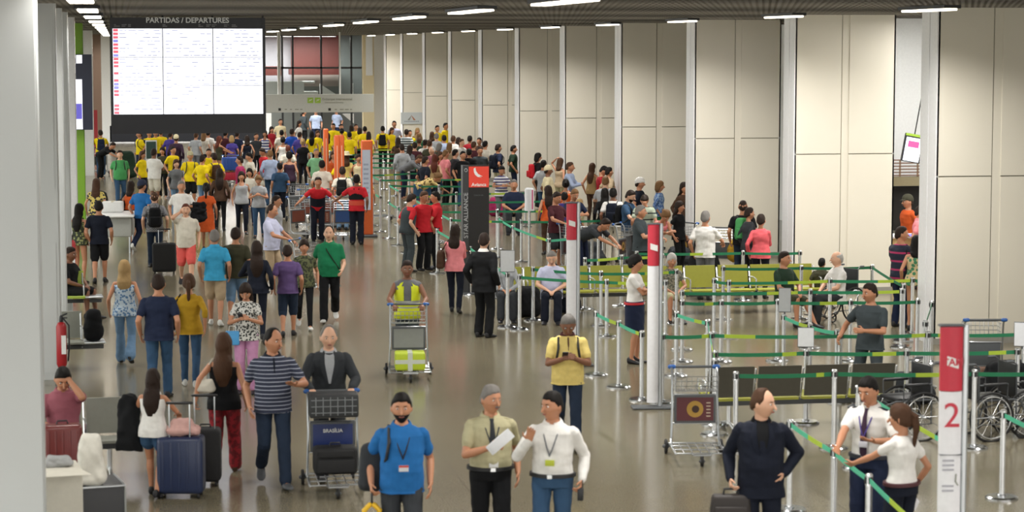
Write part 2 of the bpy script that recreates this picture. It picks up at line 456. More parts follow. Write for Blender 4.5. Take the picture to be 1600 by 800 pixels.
t = thing('hanging_screen', 'bright tilted screen with a pink header seen through the wall gap', 'screen', tuple(on_y(1426, 232, 44.5)), 0)
t.rotation_euler = (0, R(10), 0)
g = G(); g.bb(-.2, .2, 0, .06, -.29, .29); g.build('frame', M_blackm, t)
g = G(); g.bb(-.17, .17, -.01, 0, -.27, .22); g.build('display', mat('white backlit panel', 'EEF2FF', emit=.9), t)
g = G(); g.bb(-.12, .12, -.014, -.01, .02, .15); g.build('header', mat('pink backlit header', 'C2477E', emit=.6), t)
g = G(); g.bb(-.2, .2, -.012, .05, .25, .3); g.build('header_strip', mat('lime strip', '9BBF3A'), t)
g = G(); g.bb(-.01, .01, .02, .04, .3, 5.5 - t.location.z); ob = g.build('hanger', M_blackm, t)
t = thing('service_desk', 'beige lit service desk seen through the gap in the right wall', 'desk', (16.2, 43.5, 0))
g = G(); g.bb(-1, 1, -.3, .3, 0, 1.0); g.build('body', mat('honey laminate', 'D8BE86', .5), t)
g = G(); g.bb(-1.05, 1.05, -.35, .35, 1.0, 1.04); g.build('worktop', M_white, t)
g = G(); g.bb(-.45, -.15, -.3, -.05, 1.04, 1.06); tag(g.build('tablet', mat('violet screen', '6B6BFF', emit=.8)), 'glowing violet tablet lying on the shop service desk', 'tablet').location = (16.2, 43.5, 0)

# ------------------------------------------------------------------ ceiling lights
M_em = mat('lamp diffuser', 'FFF4DF', emit=4.0)
def light_fix(x, y, w_, l_, watt):
    t = thing('ceiling_light', 'linear ceiling light', 'ceiling light', (x, y, 5.47), 0)
    g = G(); g.bb(-w_ / 2 - .04, w_ / 2 + .04, -l_ / 2 - .04, l_ / 2 + .04, -.05, .0); g.build('housing', M_blackm, t, False)
    g = G(); g.rbox((0, 0, -.065), (w_, l_, .03), .01); g.build('diffuser', M_em, t)
    ld = bpy.data.lights.new('lamp', 'AREA'); ld.shape = 'RECTANGLE'; ld.size = w_; ld.size_y = l_; ld.energy = watt; ld.color = (1, .97, .92); ld.spread = R(148)
    lo = bpy.data.objects.new('lamp', ld); C.objects.link(lo); lo.parent = t; lo.location = (0, 0, -.09)
    return t
n = 0
for row, X, w_, l_, nm in ((0, -.4, .3, 2.0, 'left wall columns'), (1, 5.5, .22, 3.3, 'open aisle'), (2, 12.1, .18, 1.9, 'right wall')):
    for k in range(14):
        y = 12.5 + 7.5 * k - (2.6 if row == 2 else 0)
        t = light_fix(X, y, w_, l_, LAMP_W * (.35 if row == 0 else 1.0))
        t['label'] = 'long glowing ceiling light over the %s, %s' % (nm, ['nearest the camera', 'second', 'third', 'fourth', 'fifth', 'sixth', 'seventh', 'eighth', 'ninth', 'tenth', 'eleventh', 'twelfth', 'thirteenth', 'farthest'][k] + (' in its row' if k else ''))
        t['group'] = 'ceiling lights over the ' + nm

# ------------------------------------------------------------------ departures board
t = thing('departures_board', 'huge black framed departures board with glowing white flight lists', 'departures board', (0, 45, 0))
x0, x1 = on_y(173, 28, 45).x, on_y(412.5, 28, 45).x
zt, zb = on_y(290, 27.5, 45).z, on_y(290, 208.5, 45).z
g = G(); g.bb(x0, x1, 0, .45, zb, zt); g.bb(x0 - .02, x0 + .03, -.02, .1, zb, zt); g.bb(x1 - .03, x1 + .02, -.02, .1, zb, zt)
g.build('casing', mat('navy black casing', '0C0E15', .4), t, False)
xs0, xs1 = on_y(175.5, 100, 45).x, on_y(411, 100, 45).x; zs1, zs0 = on_y(290, 44.5, 45).z, on_y(290, 178.5, 45).z
M_scr = mat('screen glow', 'F2F4FF', emit=.70)
cw = (xs1 - xs0) / 3; ch = (zs1 - zs0) / 3
rr = random.Random(3)
M_ink = mat('grey flight text', 'A2A6C2', emit=.42); M_red = mat('red airline logo', 'E86A7A', emit=.5); M_blu = mat('blue airline logo', '8F8FE8', emit=.5)
for i in range(3):
    for j in range(3):
        g = G(); g.bb(xs0 + i * cw + .008, xs0 + (i + 1) * cw - .008, -.012, 0, zs0 + j * ch + .004, zs0 + (j + 1) * ch - .004)
        tx = G(); lg = G()
        for k in range(8):
            z = zs0 + (j + (k + .5) / 8) * ch; X = xs0 + i * cw
            if i == 2 and j == 0: continue
            x = X + (.14 if i == 0 else .06)
            while x < X + cw - .1:
                l = rr.uniform(.03, .16)
                if rr.random() < (.6 if i != 1 else .35): tx.bb(x, min(x + l, X + cw - .03), -.0135, -.012, z - .007, z + .007)
                x += l + .03
            if i == 0 and rr.random() < .8: lg.bb(X + .025, X + .12, -.0135, -.012, z - .025, z + .025, mi=1 if rr.random() < .12 else 0)
        o_ = len(g.v); g.v += tx.v; g.f += [tuple(q + o_ for q in f) for f in tx.f]; g.m += [1] * len(tx.f)
        o_ = len(g.v); g.v += lg.v; g.f += [tuple(q + o_ for q in f) for f in lg.f]; g.m += [2 + q for q in lg.m]
        g.build('display', [M_scr, M_ink, M_red, M_blu], t, False)
text('title', 'PARTIDAS / DEPARTURES', .145, mat('pale grey lettering', 'A9A9A4', .6, emit=.2), t, (on_y(293, 31, 45).x, -.004, on_y(293, 32, 45).z), bold=.003)
g = G()
for px in (178, 190, 200, 254, 310, 322, 331, 350, 362): x = on_y(px, 40, 45).x; g.bb(x, x + rr.uniform(.05, .13), -.004, 0, zs1 + .035, zs1 + .05); g.bb(x, x + rr.uniform(.04, .1), -.004, 0, zs1 + .065, zs1 + .08)
g.build('column_headings', mat('dim grey lettering', '7C7C80', .6), t, False)
for px in (174, 254, 332, 411):
    g = G(); x = on_y(px, 30, 45).x; g.bb(x - .02, x + .02, .1, .14, zt, 5.5); g.build('hanger', M_blackm, t, False)

# screens on the green column
yg = on_x(131, 200, -.86).y - .3
t = thing('advertising_screens', 'dark blue double screen fixed high on the lime green column', 'screen', (0, yg, 0))
a, b = on_y(118, 203, yg), on_y(143, 85, yg)
g = G(); g.bb(a.x, b.x, 0, .3, a.z, b.z); g.build('casing', mat('deep navy casing', '262B42', .4), t, False)
c, d = on_y(119, 99, yg), on_y(128, 86, yg); g = G(); g.bb(c.x, d.x, -.01, 0, c.z, d.z); g.build('display', M_scr, t, False)
c, d = on_y(119, 202, yg), on_y(128, 124, yg); g = G(); g.bb(c.x, d.x, -.01, 0, c.z, d.z); s = g.build('display', M_scr, t, False)
c, d = on_y(119, 186, yg), on_y(128, 162, yg); g = G(); g.bb(c.x, d.x, -.014, -.01, c.z, d.z); g.build('picture', mat('violet picture', '5A55B0', emit=.5, ), s, False)

# hanging gate sign at the far end
YS = 93.0
t = thing('hanging_gate_sign', 'wide pale grey hanging sign for international boarding with green icons', 'sign', (0, YS, 0))
a, b = on_y(413, 176, YS), on_y(584, 147, YS)
g = G(); g.bb(a.x, b.x, 0, .25, a.z, b.z); g.build('panel', mat('pale sign grey', 'C9CBC6', .5), t, False)
M_lime = mat('lime icon', '9CBF45', .5); M_txt = mat('olive grey lettering', '8E9084', .6); M_blk = mat('black icon', '2A2A2A', .5)
for px in (485, 496.5):
    c, d = on_y(px - 4.5, 161, YS), on_y(px + 4.5, 152.5, YS); g = G(); g.bb(c.x, d.x, -.01, 0, c.z, d.z); ic = g.build('icon', M_lime, t, False)
    g = G(); mx_, mz = (c.x + d.x) / 2, (c.z + d.z) / 2; g.tube([(mx_ - .06, -.012, mz - .03), (mx_ + .06, -.012, mz + .04)], .012, 6); g.tube([(mx_ - .03, -.012, mz + .03), (mx_ + .03, -.012, mz)], .01, 6); g.build('symbol', M_white, ic)
text('lettering', 'Embarque Internacional', .13, M_txt, t, (on_y(527, 155, YS).x, -.004, on_y(527, 155, YS).z), bold=.002)
text('lettering', 'International Boarding', .085, M_txt, t, (on_y(522, 160, YS).x, -.004, on_y(522, 160, YS).z))
for px, s_ in ((437, 'Embarque'), (515, 'Check-in')):
    c, d = on_y(px - 2, 173, YS), on_y(px + 2, 169, YS); g = G(); g.bb(c.x, d.x, -.01, 0, c.z, d.z); g.build('icon', M_blk, t, False)
    g = G()
    for k in range(4): e = on_y(px + 8 + k * 8, 171, YS); g.bb(e.x, e.x + rr.uniform(.08, .17), -.006, 0, e.z - .018, e.z + .018)
    g.build('small_print', M_txt, t, False)
for px in (437.5, 531.5, 435):
    x = on_y(px, 100, YS).x; g = G(); g.tube([(x, .12, b.z), (x, .12, 5.5)], .035, 8, round_=False); g.build('hanger', M_white, t)
# plaque on the right wall
YPL = on_x(629, 100, 13.12).y - .06; Yp = on_y(643, 185, YPL)
t = thing('wall_plaque', 'pale plaque with a small orange and grey peak emblem on the far right wall', 'sign', (Yp.x, YPL, Yp.z), 0)
t.scale = (.26, 1, 1)
g = G(); g.bb(-1.9, 1.9, 0, .05, -.26, .28); g.build('panel', mat('pale blue grey plaque', 'C4CACC', .5), t, False)
g = G(); g.quad([(-.75, -.01, -.08), (-.35, -.01, -.08), (.05, -.01, .16)]); g.build('emblem', mat('grey mark', '8B8B84'), t)
g = G(); g.quad([(.75, -.01, -.08), (.35, -.01, -.08), (-.05, -.012, .16)]); g.build('emblem', mat('rust mark', 'B06A45'), t)
g = G()
for k in range(9): g.bb(-1.3 + k * .3, -1.08 + k * .3, -.005, 0, -.16, -.12)
g.build('lettering', mat('slate print', '8A9098'), t)
# ================================================================== people
SKIN = {'l': mat('fair skin', 'D9A98C', .5, kind='skin'), 'm': mat('tan skin', 'B98262', .5, kind='skin'), 'd': mat('brown skin', '80553E', .5, kind='skin'), 'k': mat('dark skin', '5A3A2B', .5, kind='skin')}
M_lip = mat('lip', '9A5A4E', .5, kind='skin'); M_eye = mat('eye white', 'E6E2DC', .25, kind='skin'); M_iris = mat('dark iris', '241A15', .2, kind='skin')
HAIRC = {'black': '15110F', 'dark': '2A1E18', 'brown': '4A3222', 'light': '7C5C3C', 'blonde': 'A88A5E', 'grey': '7A7672', 'white': 'B9B5B0', 'red': '5E2E22'}
HM = {k: mat(k + ' hair', v, .62, kind='cloth', scale=60, bump=.4, spec=.2) for k, v in HAIRC.items()}
COL = {'white': 'E4E2DE', 'offwhite': 'D8D2C4', 'cream': 'E3D6B0', 'yellow': 'F0D416', 'paleyellow': 'E6CF7E', 'mustard': 'B08A22', 'orange': 'D05A28', 'red': 'C2242E', 'crimson': '9A1F2A', 'maroon': '4A2229', 'coral': 'E0626A', 'pink': 'E68A90', 'magenta': 'A02C5C', 'rose': '9A5A66', 'lilac': 'C08AB0', 'purple': '5E4A78', 'violet': '4B3F8C', 'plum': '3C2A3C', 'navy': '1E2740', 'darknavy': '151A28', 'blue': '2468A8', 'royal': '1F4FB0', 'teal': '2B7C9E', 'sky': '3FA3D0', 'paleblue': 'A9B8D6', 'lavender': 'C3C6E0', 'jean': '34506E', 'darkjean': '232F42', 'lightjean': '6D8CAC', 'green': '1E7A52', 'leaf': '4FA060', 'mint': '84BE90', 'darkgreen': '24382A', 'olive': '3E3D2C', 'khaki': 'B4AE8C', 'beige': 'B5A084', 'tan': '9A8058', 'brown': '4A3528', 'grey': '6E7074', 'lightgrey': 'A9ACB0', 'charcoal': '35383C', 'black': '131417', 'slate': '3F474B', 'salmon': 'E0605A', 'hivis': 'D8E81E'}
PAT = {
 'navystripe': ('thin_stripe', '2A3044', 'A4A9B8', 24), 'greystripe': ('stripe', 'D6DCE0', '39484C', 11), 'bluewhitestripe': ('stripe', 'E4E4EA', '4A4A78', 12), 'bigstripe': ('thin_stripe', 'A9B4A0', '27302E', 7), 'pinkstripe': ('thin_stripe', '1E2236', 'A8305E', 7),
 'stripedress': ('stripe', 'E8E8F0', '3A4A80', 9), 'bluefloral': ('floral', 'C6D6E4', '5E86B4', 26), 'bwfloral': ('floral', 'C9C9C4', '2C302E', 30), 'yellowfloral': ('floral', 'D6C26A', '2B2F3A', 16), 'beigefloral': ('floral', 'D8BE7C', '6E5630', 14), 'darkfloral': ('floral', '30382A', '8A8F5C', 18),
 'camo': ('camo', '2E3322', '5C6040', 22), 'graycamo': ('camo', '8C8878', '55584E', 26), 'plaid': ('check', '8B8A8C', '5E6066', 40), 'leafprint': ('floral', 'C9B48C', '3E7A58', 14), 'blueprint': ('camo', '8FA8C8', '4668A4', 20), 'redprint': ('camo', '9A1F2A', '6E1820', 16)}
def cm(c):
    if c in PAT: k, a, b, s = PAT[c]; return mat(c + ' cloth', a, .85, kind=k, col2=b, scale=s)
    return mat(c + ' cloth', COL[c], .85, kind='cloth', scale=14, bump=.15, spec=.25)
M_shoe = {k: mat(k + ' shoe', v, .5) for k, v in {'black': '15151A', 'white': 'D6D6D2', 'brown': '4A3426', 'grey': '55585C'}.items()}
M_sole = mat('pale sole', 'B9B5AC', .6)

def ik(a, t, l1, l2, pole):
    d = t - a; L = d.length; mx = (l1 + l2) * .995
    if L > mx: t = a + d * (mx / L); d = t - a; L = mx
    n = d / L; x = (l1 * l1 - l2 * l2 + L * L) / (2 * L); h = math.sqrt(max(l1 * l1 - x * x, 0))
    p = pole - n * pole.dot(n)
    if p.length < 1e-5: p = n.orthogonal()
    return a + n * x + p.normalized() * h, t

ARM = {  # wrist relative to the shoulder line centre (x outward, y forward is minus, z), pole, curl
 'down': ((.25, -.03, -.50), (.3, 1, 0), .5), 'fwd': ((.22, -.25, -.45), (.4, 1, -.2), .6), 'back': ((.24, .20, -.46), (.4, 1, 0), .6),
 'phone': ((.05, -.27, -.22), (1, .4, -.8), 1.0), 'push': ((.22, -.40, -.33), (.8, .5, -.6), 1.35), 'pushlow': ((.24, -.38, -.42), (.8, .6, -.4), 1.35),
 'cross': ((-.08, -.20, -.22), (1, .1, -.6), .6), 'cross2': ((-.11, -.24, -.19), (1, .1, -.6), .6), 'hip': ((.20, -.06, -.36), (1, .5, 0), .9),
 'face': ((.09, -.14, .10), (.6, -.3, -1), .9), 'ear': ((.12, -.06, .13), (.8, -.5, -1), 1.1), 'brow': ((.05, -.16, .17), (.7, -.5, -1), .8),
 'raise': ((.17, -.30, -.10), (.7, .2, -1), .15), 'out': ((.30, -.36, -.30), (.8, .4, -.6), .5), 'point': ((.12, -.48, -.30), (.8, .3, -.8), .4),
 'pull': ((.30, .22, -.44), (.3, 1, .1), 1.35), 'lap': ((.08, -.30, -.38), (1, .4, -.3), .8), 'wide': ((.55, -.22, -.36), (.4, .8, -.4), .9), 'carry': ((.27, -.02, -.49), (.3, 1, 0), 1.35),
 'talk': ((.18, -.34, -.24), (.9, .3, -.7), .3), 'head': ((.14, .02, .28), (1, -.2, .2), .5), 'lean': ((.10, -.38, -.30), (1, 0, -.3), .6), 'belly': ((.02, -.24, -.30), (1, .3, -.5), .7), 'hold': ((.10, -.30, -.26), (1, .3, -.6), 1.0), 'strap': ((.14, -.16, -.10), (.8, .1, -1), 1.2), 'pocket': ((.20, -.05, -.44), (1, .8, 0), .5)}
LEG = {'stand': (((.10, .0), 0), ((.10, .02), 0)), 'walkA': (((.09, -.26), -8), ((.09, .27), 28)), 'walkB': (((.09, .27), 28), ((.09, -.26), -8)),
       'stepA': (((.09, -.17), 0), ((.09, .17), 10)), 'stepB': (((.09, .17), 10), ((.09, -.17), 0)), 'wide': (((.19, .0), 0), ((.19, .02), 0)), 'sit': (((.11, -.46), 0), ((.12, -.42), 0)), 'sitout': (((.14, -.60), 0), ((.12, -.42), 0))}
TOR = {'m': [(-.08, .172, .122), (0, .168, .120), (.10, .152, .108), (.20, .155, .110), (.33, .178, .122), (.41, .182, .112), (.455, .140, .088), (.49, .092, .068), (.53, .062, .064), (.60, .058, .060)],
       'f': [(-.08, .178, .126), (0, .174, .124), (.10, .140, .100), (.18, .126, .094), (.33, .148, .112), (.40, .152, .098), (.445, .118, .076), (.48, .074, .058), (.53, .050, .052), (.60, .048, .050)]}

def crown(z):
    return max(1 - z * z, .0001) ** -.11 if z < .97 else 1.32
def head_fn(sex):
    jw = .34 if sex == 'm' else .42
    def fn(p, u):
        z = u.z
        if z < -.15:
            k = (-z - .15) / .85
            p = Vector((p.x * (1 - jw * k), p.y * (1 - (.5 * k if p.y > 0 else .12 * k)), p.z))
        if p.y < 0:
            p.y *= .97
            for s in (-1, 1):                       # eye sockets
                d = ((p.x - s * .032) / .022) ** 2 + ((p.z - .012) / .018) ** 2
                p.y += .010 * math.exp(-d)
            p.y -= .004 * math.exp(-((p.z - .036) / .012) ** 2 - (p.x / .05) ** 2)
            p.y -= .006 * math.exp(-((p.z + .095) / .02) ** 2 - (p.x / .03) ** 2)
        return p
    return fn
ARM['reach'] = ((.38, -.14, -.42), (.6, .8, -.2), .9)
def sstep(a, b, x):
    t = min(max((x - a) / (b - a), 0), 1); return t * t * (3 - 2 * t)
def hair_shell(g, c, M, style, vol=1.0, lo=None):
    def fn(p, u):
        f = -u.y                                      # front
        h = .74 * max(f, 0) ** .8 - .10 * (1 - abs(f)) - .66 * max(-f, 0)
        if style in ('long', 'bun', 'pony', 'bob'): h = .42 * max(f, 0) - .35 * (1 - abs(f)) - .75 * max(-f, 0)
        if style == 'cap': h = .22 * max(f, 0) + .12 * (1 - abs(f)) - .1 * max(-f, 0)
        t = sstep(h - .05, h + .10, u.z)
        if style in ('fringe',): t *= 1 - sstep(.50, .66, u.z * .95 + .3 * f)
        if style == 'recede': t *= 1 - sstep(.30, .52, u.z * .30 + f * .8 - .08)
        k = .80 + t * (.245 if style not in ('long', 'bun', 'pony', 'bob', 'curly') else .27) + (.035 * vol + .02 * max(u.z, 0) + (.04 * vol if style in ('long', 'bun', 'pony', 'bob', 'curly', 'cap') else 0)) * sstep(h, h + .5, u.z) * t + (.1 * (vol - 1) * t if vol > 1.2 else 0)
        if style == 'shaved': k = .8 + t * .215
        cq = crown(u.z) if u.z > 0 else 1
        q = Vector((p.x * k * cq, p.y * k * cq, p.z * k))
        if u.z < -.15: q.x *= (1 - .3 * (-u.z - .15) / .85)
        return q
    g.ell(c, (.080, .102, .123), M, 24, 18, fn)

PC = {}
def build_parts(k):
    """k: dict of the shape; returns list of (name, mesh, slot roles, label)"""
    sex, pose, aL, aR, lean, turn, nod, top, bot, hair, lod, fat, seed = [k[x] for x in ('sex', 'legs', 'aL', 'aR', 'lean', 'turn', 'nod', 'top', 'bot', 'hair', 'lod', 'fat', 'seed')]
    vx = {0: .0062, 1: .0105, 2: .017}[lod]
    female = sex == 'f'; tucked = k['tuck']
    sit = pose.startswith('sit')
    hz = .50 if sit else (.885 if pose.startswith('walk') else .905 if pose.startswith(('step', 'wide')) else .92)
    P = Vector((0, 0, hz)); RL = Matrix.Rotation(R(lean), 3, 'X')
    T = lambda x, y, z: P + RL @ Vector((x, y, z))
    tor = TOR[sex]; N_ = 24
    def torso_rings(z0, z1, pad, ext=None, fy=1.0):
        zs = sorted(set([z0, z1] + [t[0] for t in tor if z0 < t[0] < z1]))
        out = []
        for z in zs:
            for i in range(len(tor) - 1):
                if tor[i][0] <= z <= tor[i + 1][0]:
                    q = (z - tor[i][0]) / (tor[i + 1][0] - tor[i][0]); rx = tor[i][1] * (1 - q) + tor[i + 1][1] * q; ry = tor[i][2] * (1 - q) + tor[i + 1][2] * q; break
            else: rx, ry = tor[0][1], tor[0][2]
            bl = fat * math.exp(-((z - .13) / .14) ** 2)
            rx += pad + bl * .35; ry += pad + bl * .5
            cy = -bl * .5 + (.012 if z > .5 else 0)
            out.append([T(rx * math.cos(2 * PI * j / N_), cy + ry * math.sin(2 * PI * j / N_), z) for j in range(N_)])
        return out
    shw = .185 if not female else .158
    # arms
    arms = {}
    for s, a in ((1, aL), (-1, aR)):
        off, pole, curl = ARM[a] if isinstance(a, str) else a
        S = T(s * shw * .97, 0, .412)
        base = T(0, 0, .47)
        tgt = base + Vector((s * off[0], off[1], off[2]))
        if lean > 25 and a in ('down', 'lean'): pass
        E, W = ik(S, tgt, .285, .255, Vector((s * pole[0], pole[1], pole[2])))
        arms[s] = (S, E, W, curl, a)
    # legs
    legs = {}
    fx = .5 if False else 1
    for s, ((ax, ay), pitch) in ((1, LEG[pose][0]), (-1, LEG[pose][1])):
        A = Vector((s * ax, ay, .085 + (.10 if pitch > 20 else .02 if pitch > 5 else 0)))
        Hp = P + Vector((s * .088, 0, -.03))
        K, A = ik(Hp, A, (.41), (.405), Vector((s * .05, -1, .9 if sit else .0)))
        legs[s] = (Hp, K, A, pitch)
    # head
    HB = T(0, .004, .500)
    RH = Matrix.Rotation(R(turn), 3, 'Z') @ Matrix.Rotation(R(lean * .5 + nod), 3, 'X')
    HC = HB + RL @ Vector((0, -.012, .045)) + RH @ Vector((0, -.006, .102))
    RH = RH * 1.09
    # ---------------- body
    g = G()
    g.ring_loft(torso_rings(-.08, .60, -.008))
    g.tube([T(-shw * .85, 0, .405), T(0, 0, .435), T(shw * .85, 0, .405)], .044, 12)
    if female:
        for s in (-1, 1): g.ell(T(s * .060, -.070, .325), (.060, .048, .056))
    for s in (-1, 1):
        S, E, W, curl, a = arms[s]; ur = .046 if not female else .038
        f = 1.0 if not female else .85
        g.tube([S, S.lerp(E, .45), E], [.046 * f, .044 * f, .037 * f], 12)
        g.tube([E, E.lerp(W, .3), W], [.038 * f, .040 * f, .026 * f], 12)
        # hand
        d = (W - E).normalized(); inward = Vector((-s, 0, 0))
        if a in ('raise', 'talk'): d = (d + Vector((0, 0, .9 if a == 'raise' else .1))).normalized(); inward = Vector((0, -1, 0)) if a == 'raise' else Vector((-s * .2, 0, 1))
        if a in ('push', 'pushlow', 'lap', 'lean'): inward = Vector((0, 0, -1))
        if a == 'point' or a == 'out': inward = Vector((-s * .6, 0, .8))
        if a in ('brow', 'face', 'ear', 'head'): inward = (HC - W).normalized()
        n = inward - d * inward.dot(d)
        n = n.normalized() if n.length > .1 else d.orthogonal().normalized()
        lat = d.cross(n).normalized()
        pref = Vector((0, -1, .8)) if a not in ('push', 'pushlow', 'lap') else Vector((-s, 0, .2))
        if lat.dot(pref) < 0: lat = -lat
        fs = .92 if female else 1.0
        pal = []
        for q, hw, ht in ((-.01, .024, .020), (.02, .036, .016), (.06, .040, .014), (.088, .036, .011)):
            c = W + d * q * fs
            pal.append([c + lat * (hw * fs * math.cos(2 * PI * j / 12)) + n * (ht * math.sin(2 * PI * j / 12)) for j in range(12)])
        g.ring_loft(pal)
        fr = .0088 * fs if lod < 2 else .0105
        for i, (lo, ln) in enumerate(((.030, .070), (.010, .080), (-.011, .074), (-.030, .058))):
            p = W + d * .082 * fs + lat * lo * fs; pts = [p - d * .01]
            ang = curl * .25
            for sg in (.42, .32, .26):
                ang += curl * .42
                dd = d * math.cos(ang) + n * math.sin(ang)
                p = p + dd * ln * sg * fs; pts.append(p + lat * lo * .15 * (1 - curl * .5))
            g.tube(pts, [fr, fr, fr * .92, fr * .82], 7)
        p = W + d * .025 + lat * .026; q = p + (lat * .75 + d * .55 + n * .25).normalized() * .04; r_ = q + (d * .9 + lat * (.25 - curl * .2) + n * (.2 + curl * .4)).normalized() * .034
        g.tube([p, q, r_], [fr * 1.3, fr * 1.15, fr * .95], 8)
    bare = bot in ('shorts', 'skirt', 'miniskirt', 'dress', 'shortshorts', 'longshorts')
    for s in (-1, 1):
        Hp, K, A, pitch = legs[s]; f = .95 if female else 1.0
        if not bare: f *= .8
        g.tube([Hp, Hp.lerp(K, .35), K], [.086 * f, .078 * f, .055 * f], 12)
        sh = (A - K).normalized(); bk = Vector((0, 1, 0)) if not sit else Vector((0, .8, -.2))
        g.tube([K, K.lerp(A, .3) + bk * .014, K.lerp(A, .6) + bk * .004, A], [.052 * f, .055 * f, .042 * f, .034 * f], 12)
        rp = Matrix.Rotation(R(pitch), 3, 'X')
        g.tube([A, A + rp @ Vector((0, -.05, -.045)), A + rp @ Vector((0, -.12, -.062))], [.032, .026, .012], 10)
    g.ell(HC, (.079, .101, .122), RH, 28, 20, head_fn(sex))
    g.tube([HB - RL @ Vector((0, 0, .03)), HC - RH @ Vector((0, -.02, .05))], [.055 if not female else .046, .05 if not female else .043], 14)
    h = lambda x, y, z: HC + RH @ Vector((x * 1.04, y * 1.04, z * 1.03))
    g.tube([h(0, -.088, .02), h(0, -.104, -.008), h(0, -.113, -.024)], [.008, .0105, .0145], 8)
    for s in (-1, 1): g.ell(h(s * .076, .012, -.004), (.011, .020, .031), RH @ Matrix.Rotation(s * .25, 3, 'Z'), 10, 8)
    e = G()
    eb = hair not in ('none',)
    for s in (-1, 1):
        e.mi = 3; e.ell(h(s * .031, -.0815, .012), (.0115, .009, .0062), RH, 10, 7)
        e.mi = 4; e.ell(h(s * .031, -.0885, .012), (.0060, .004, .0058), RH, 8, 6)
        e.mi = 2; e.ell(h(s * .030, -.0895, .032), (.016, .005, .0042 if not female else .003), RH @ Matrix.Rotation(-s * .1, 3, 'Y') @ Matrix.Rotation(s * .3, 3, 'Z'), 8, 5)
    e.mi = 1; e.ell(h(0, -.0925, -.052), (.023 if not female else .021, .008, .0075), RH, 10, 6)
    e.mi = 3 if False else 4; e.box(h(0, -.1003, -.052), (.034, .002, .0015), RH)
    out = [('body', remesh(g, vx, 2, extra=e if lod < 2 else None), ('skin', 'lip', 'brow', 'eye', 'iris'), None)]
    # ---------------- bottoms
    if bot != 'dress' and bot != 'none':
        g = G(); pad = .014
        g.ring_loft(torso_rings(-.08, .05 if (tucked or top == 'crop') else .0, pad if tucked else .008))
        if bot in ('skirt', 'miniskirt'):
            z1 = -.40 if bot == 'skirt' else -.26
            L_ = []
            for z in (.06, 0, -.1, -.2, z1):
                q = min(1, -z / .4) if z < 0 else 0
                L_.append([P + Vector(((.198 - .015 * q) * math.cos(2 * PI * j / N_), (.150 - .0 * q) * math.sin(2 * PI * j / N_) , z)) for j in range(N_)])
            if sit:
                L_ = [[Vector((.19 * math.cos(2 * PI * j / N_), y, .52 + .09 * math.sin(2 * PI * j / N_))) for j in range(N_)] for y in (.1, -.1, -.3, -.45)]
            g.ring_loft(L_)
        else:
            fr = {'trousers': 1.0, 'jeans': 1.0, 'leggings': 1.0, 'flare': 1.0, 'wide': 1.0, 'shorts': .0, 'longshorts': .12, 'shortshorts': -.5}[bot]
            sl = {'trousers': (.100, .078, .076), 'jeans': (.096, .070, .064), 'leggings': (.088, .060, .044), 'flare': (.094, .064, .088), 'wide': (.105, .09, .095)}.get(bot, (.104, .088, .08))
            if female and bot == 'jeans': sl = (.094, .064, .05)
            for s in (-1, 1):
                Hp, K, A, pitch = legs[s]
                if fr > .3:
                    g.tube([Hp + Vector((s * .008, 0, .02)), Hp.lerp(K, .5), K], [sl[0], (sl[0] + sl[1]) / 2, sl[1]], 14)
                    an = A + (K - A).normalized() * .0
                    g.tube([K, K.lerp(an, .5) + Vector((0, .006, 0)), an], [sl[1], (sl[1] + sl[2]) / 2, sl[2]], 14)
                else:
                    end = K.lerp(A, fr) if fr > 0 else Hp.lerp(K, .88 if fr == 0 else .42)
                    if fr > 0: g.tube([Hp, Hp.lerp(K, .5), K, end], [.102, .096, .086, .084], 14, round_=True)
                    else: g.tube([Hp + Vector((s * .006, 0, .02)), Hp.lerp(end, .5), end], [.102, .100, .095 if fr == 0 else .102], 14)
        nm = {'skirt': 'skirt', 'miniskirt': 'skirt', 'shorts': 'shorts', 'longshorts': 'shorts', 'shortshorts': 'shorts', 'leggings': 'leggings', 'jeans': 'jeans', 'flare': 'jeans'}.get(bot, 'trousers')
        out.append((nm, remesh(g, vx * 1.15, 2, fold=.0045 if bot != 'leggings' else .002, seed=seed), ('bot',), None))
    # ---------------- tops
    long_ = top in ('long', 'jacket', 'shirt_long'); coat = top == 'jacket'
    pad = .018 if not coat else .028
    if not tucked: pad += .006
    z0 = .015 if tucked else (-.10 if not coat else -.18)
    if top == 'crop': z0 = .08
    g = G()
    if top == 'tank':
        g.ring_loft(torso_rings(z0, .40, pad)); 
        for s in (-1, 1): g.tube([T(s * .08, -.09, .38), T(s * .085, -.02, .475), T(s * .08, .07, .38)], .02, 8)
    elif bot == 'dress' and not sit:
        g.ring_loft(torso_rings(0, .475, pad))
        L_ = []
        zl = -.42 if k.get('dl', 0) == 0 else -.80
        for z in (.04, -.06, -.2, -.35, zl):
            q = min(1, max(0, -z / .42)); wf = .02 if k.get('dl', 0) == 0 else .05
            L_.append([P + Vector(((.188 + wf * q) * math.cos(2 * PI * j / N_), (.14 + .04 * q) * math.sin(2 * PI * j / N_), z)) for j in range(N_)])
        g.ring_loft(L_)
    else:
        rg = torso_rings(max(z0, -.08), .49 if not coat else .485, pad)
        if z0 < -.08:
            ext = [[p + Vector((0, 0, z0 + .08)) + (p - T(0, 0, -.08)) * .07 for p in rg[0]]]
            rg = ext + rg
        g.ring_loft(rg)
    if female:
        for s in (-1, 1): g.ell(T(s * .060, -.078, .325), (.070, .052, .064))
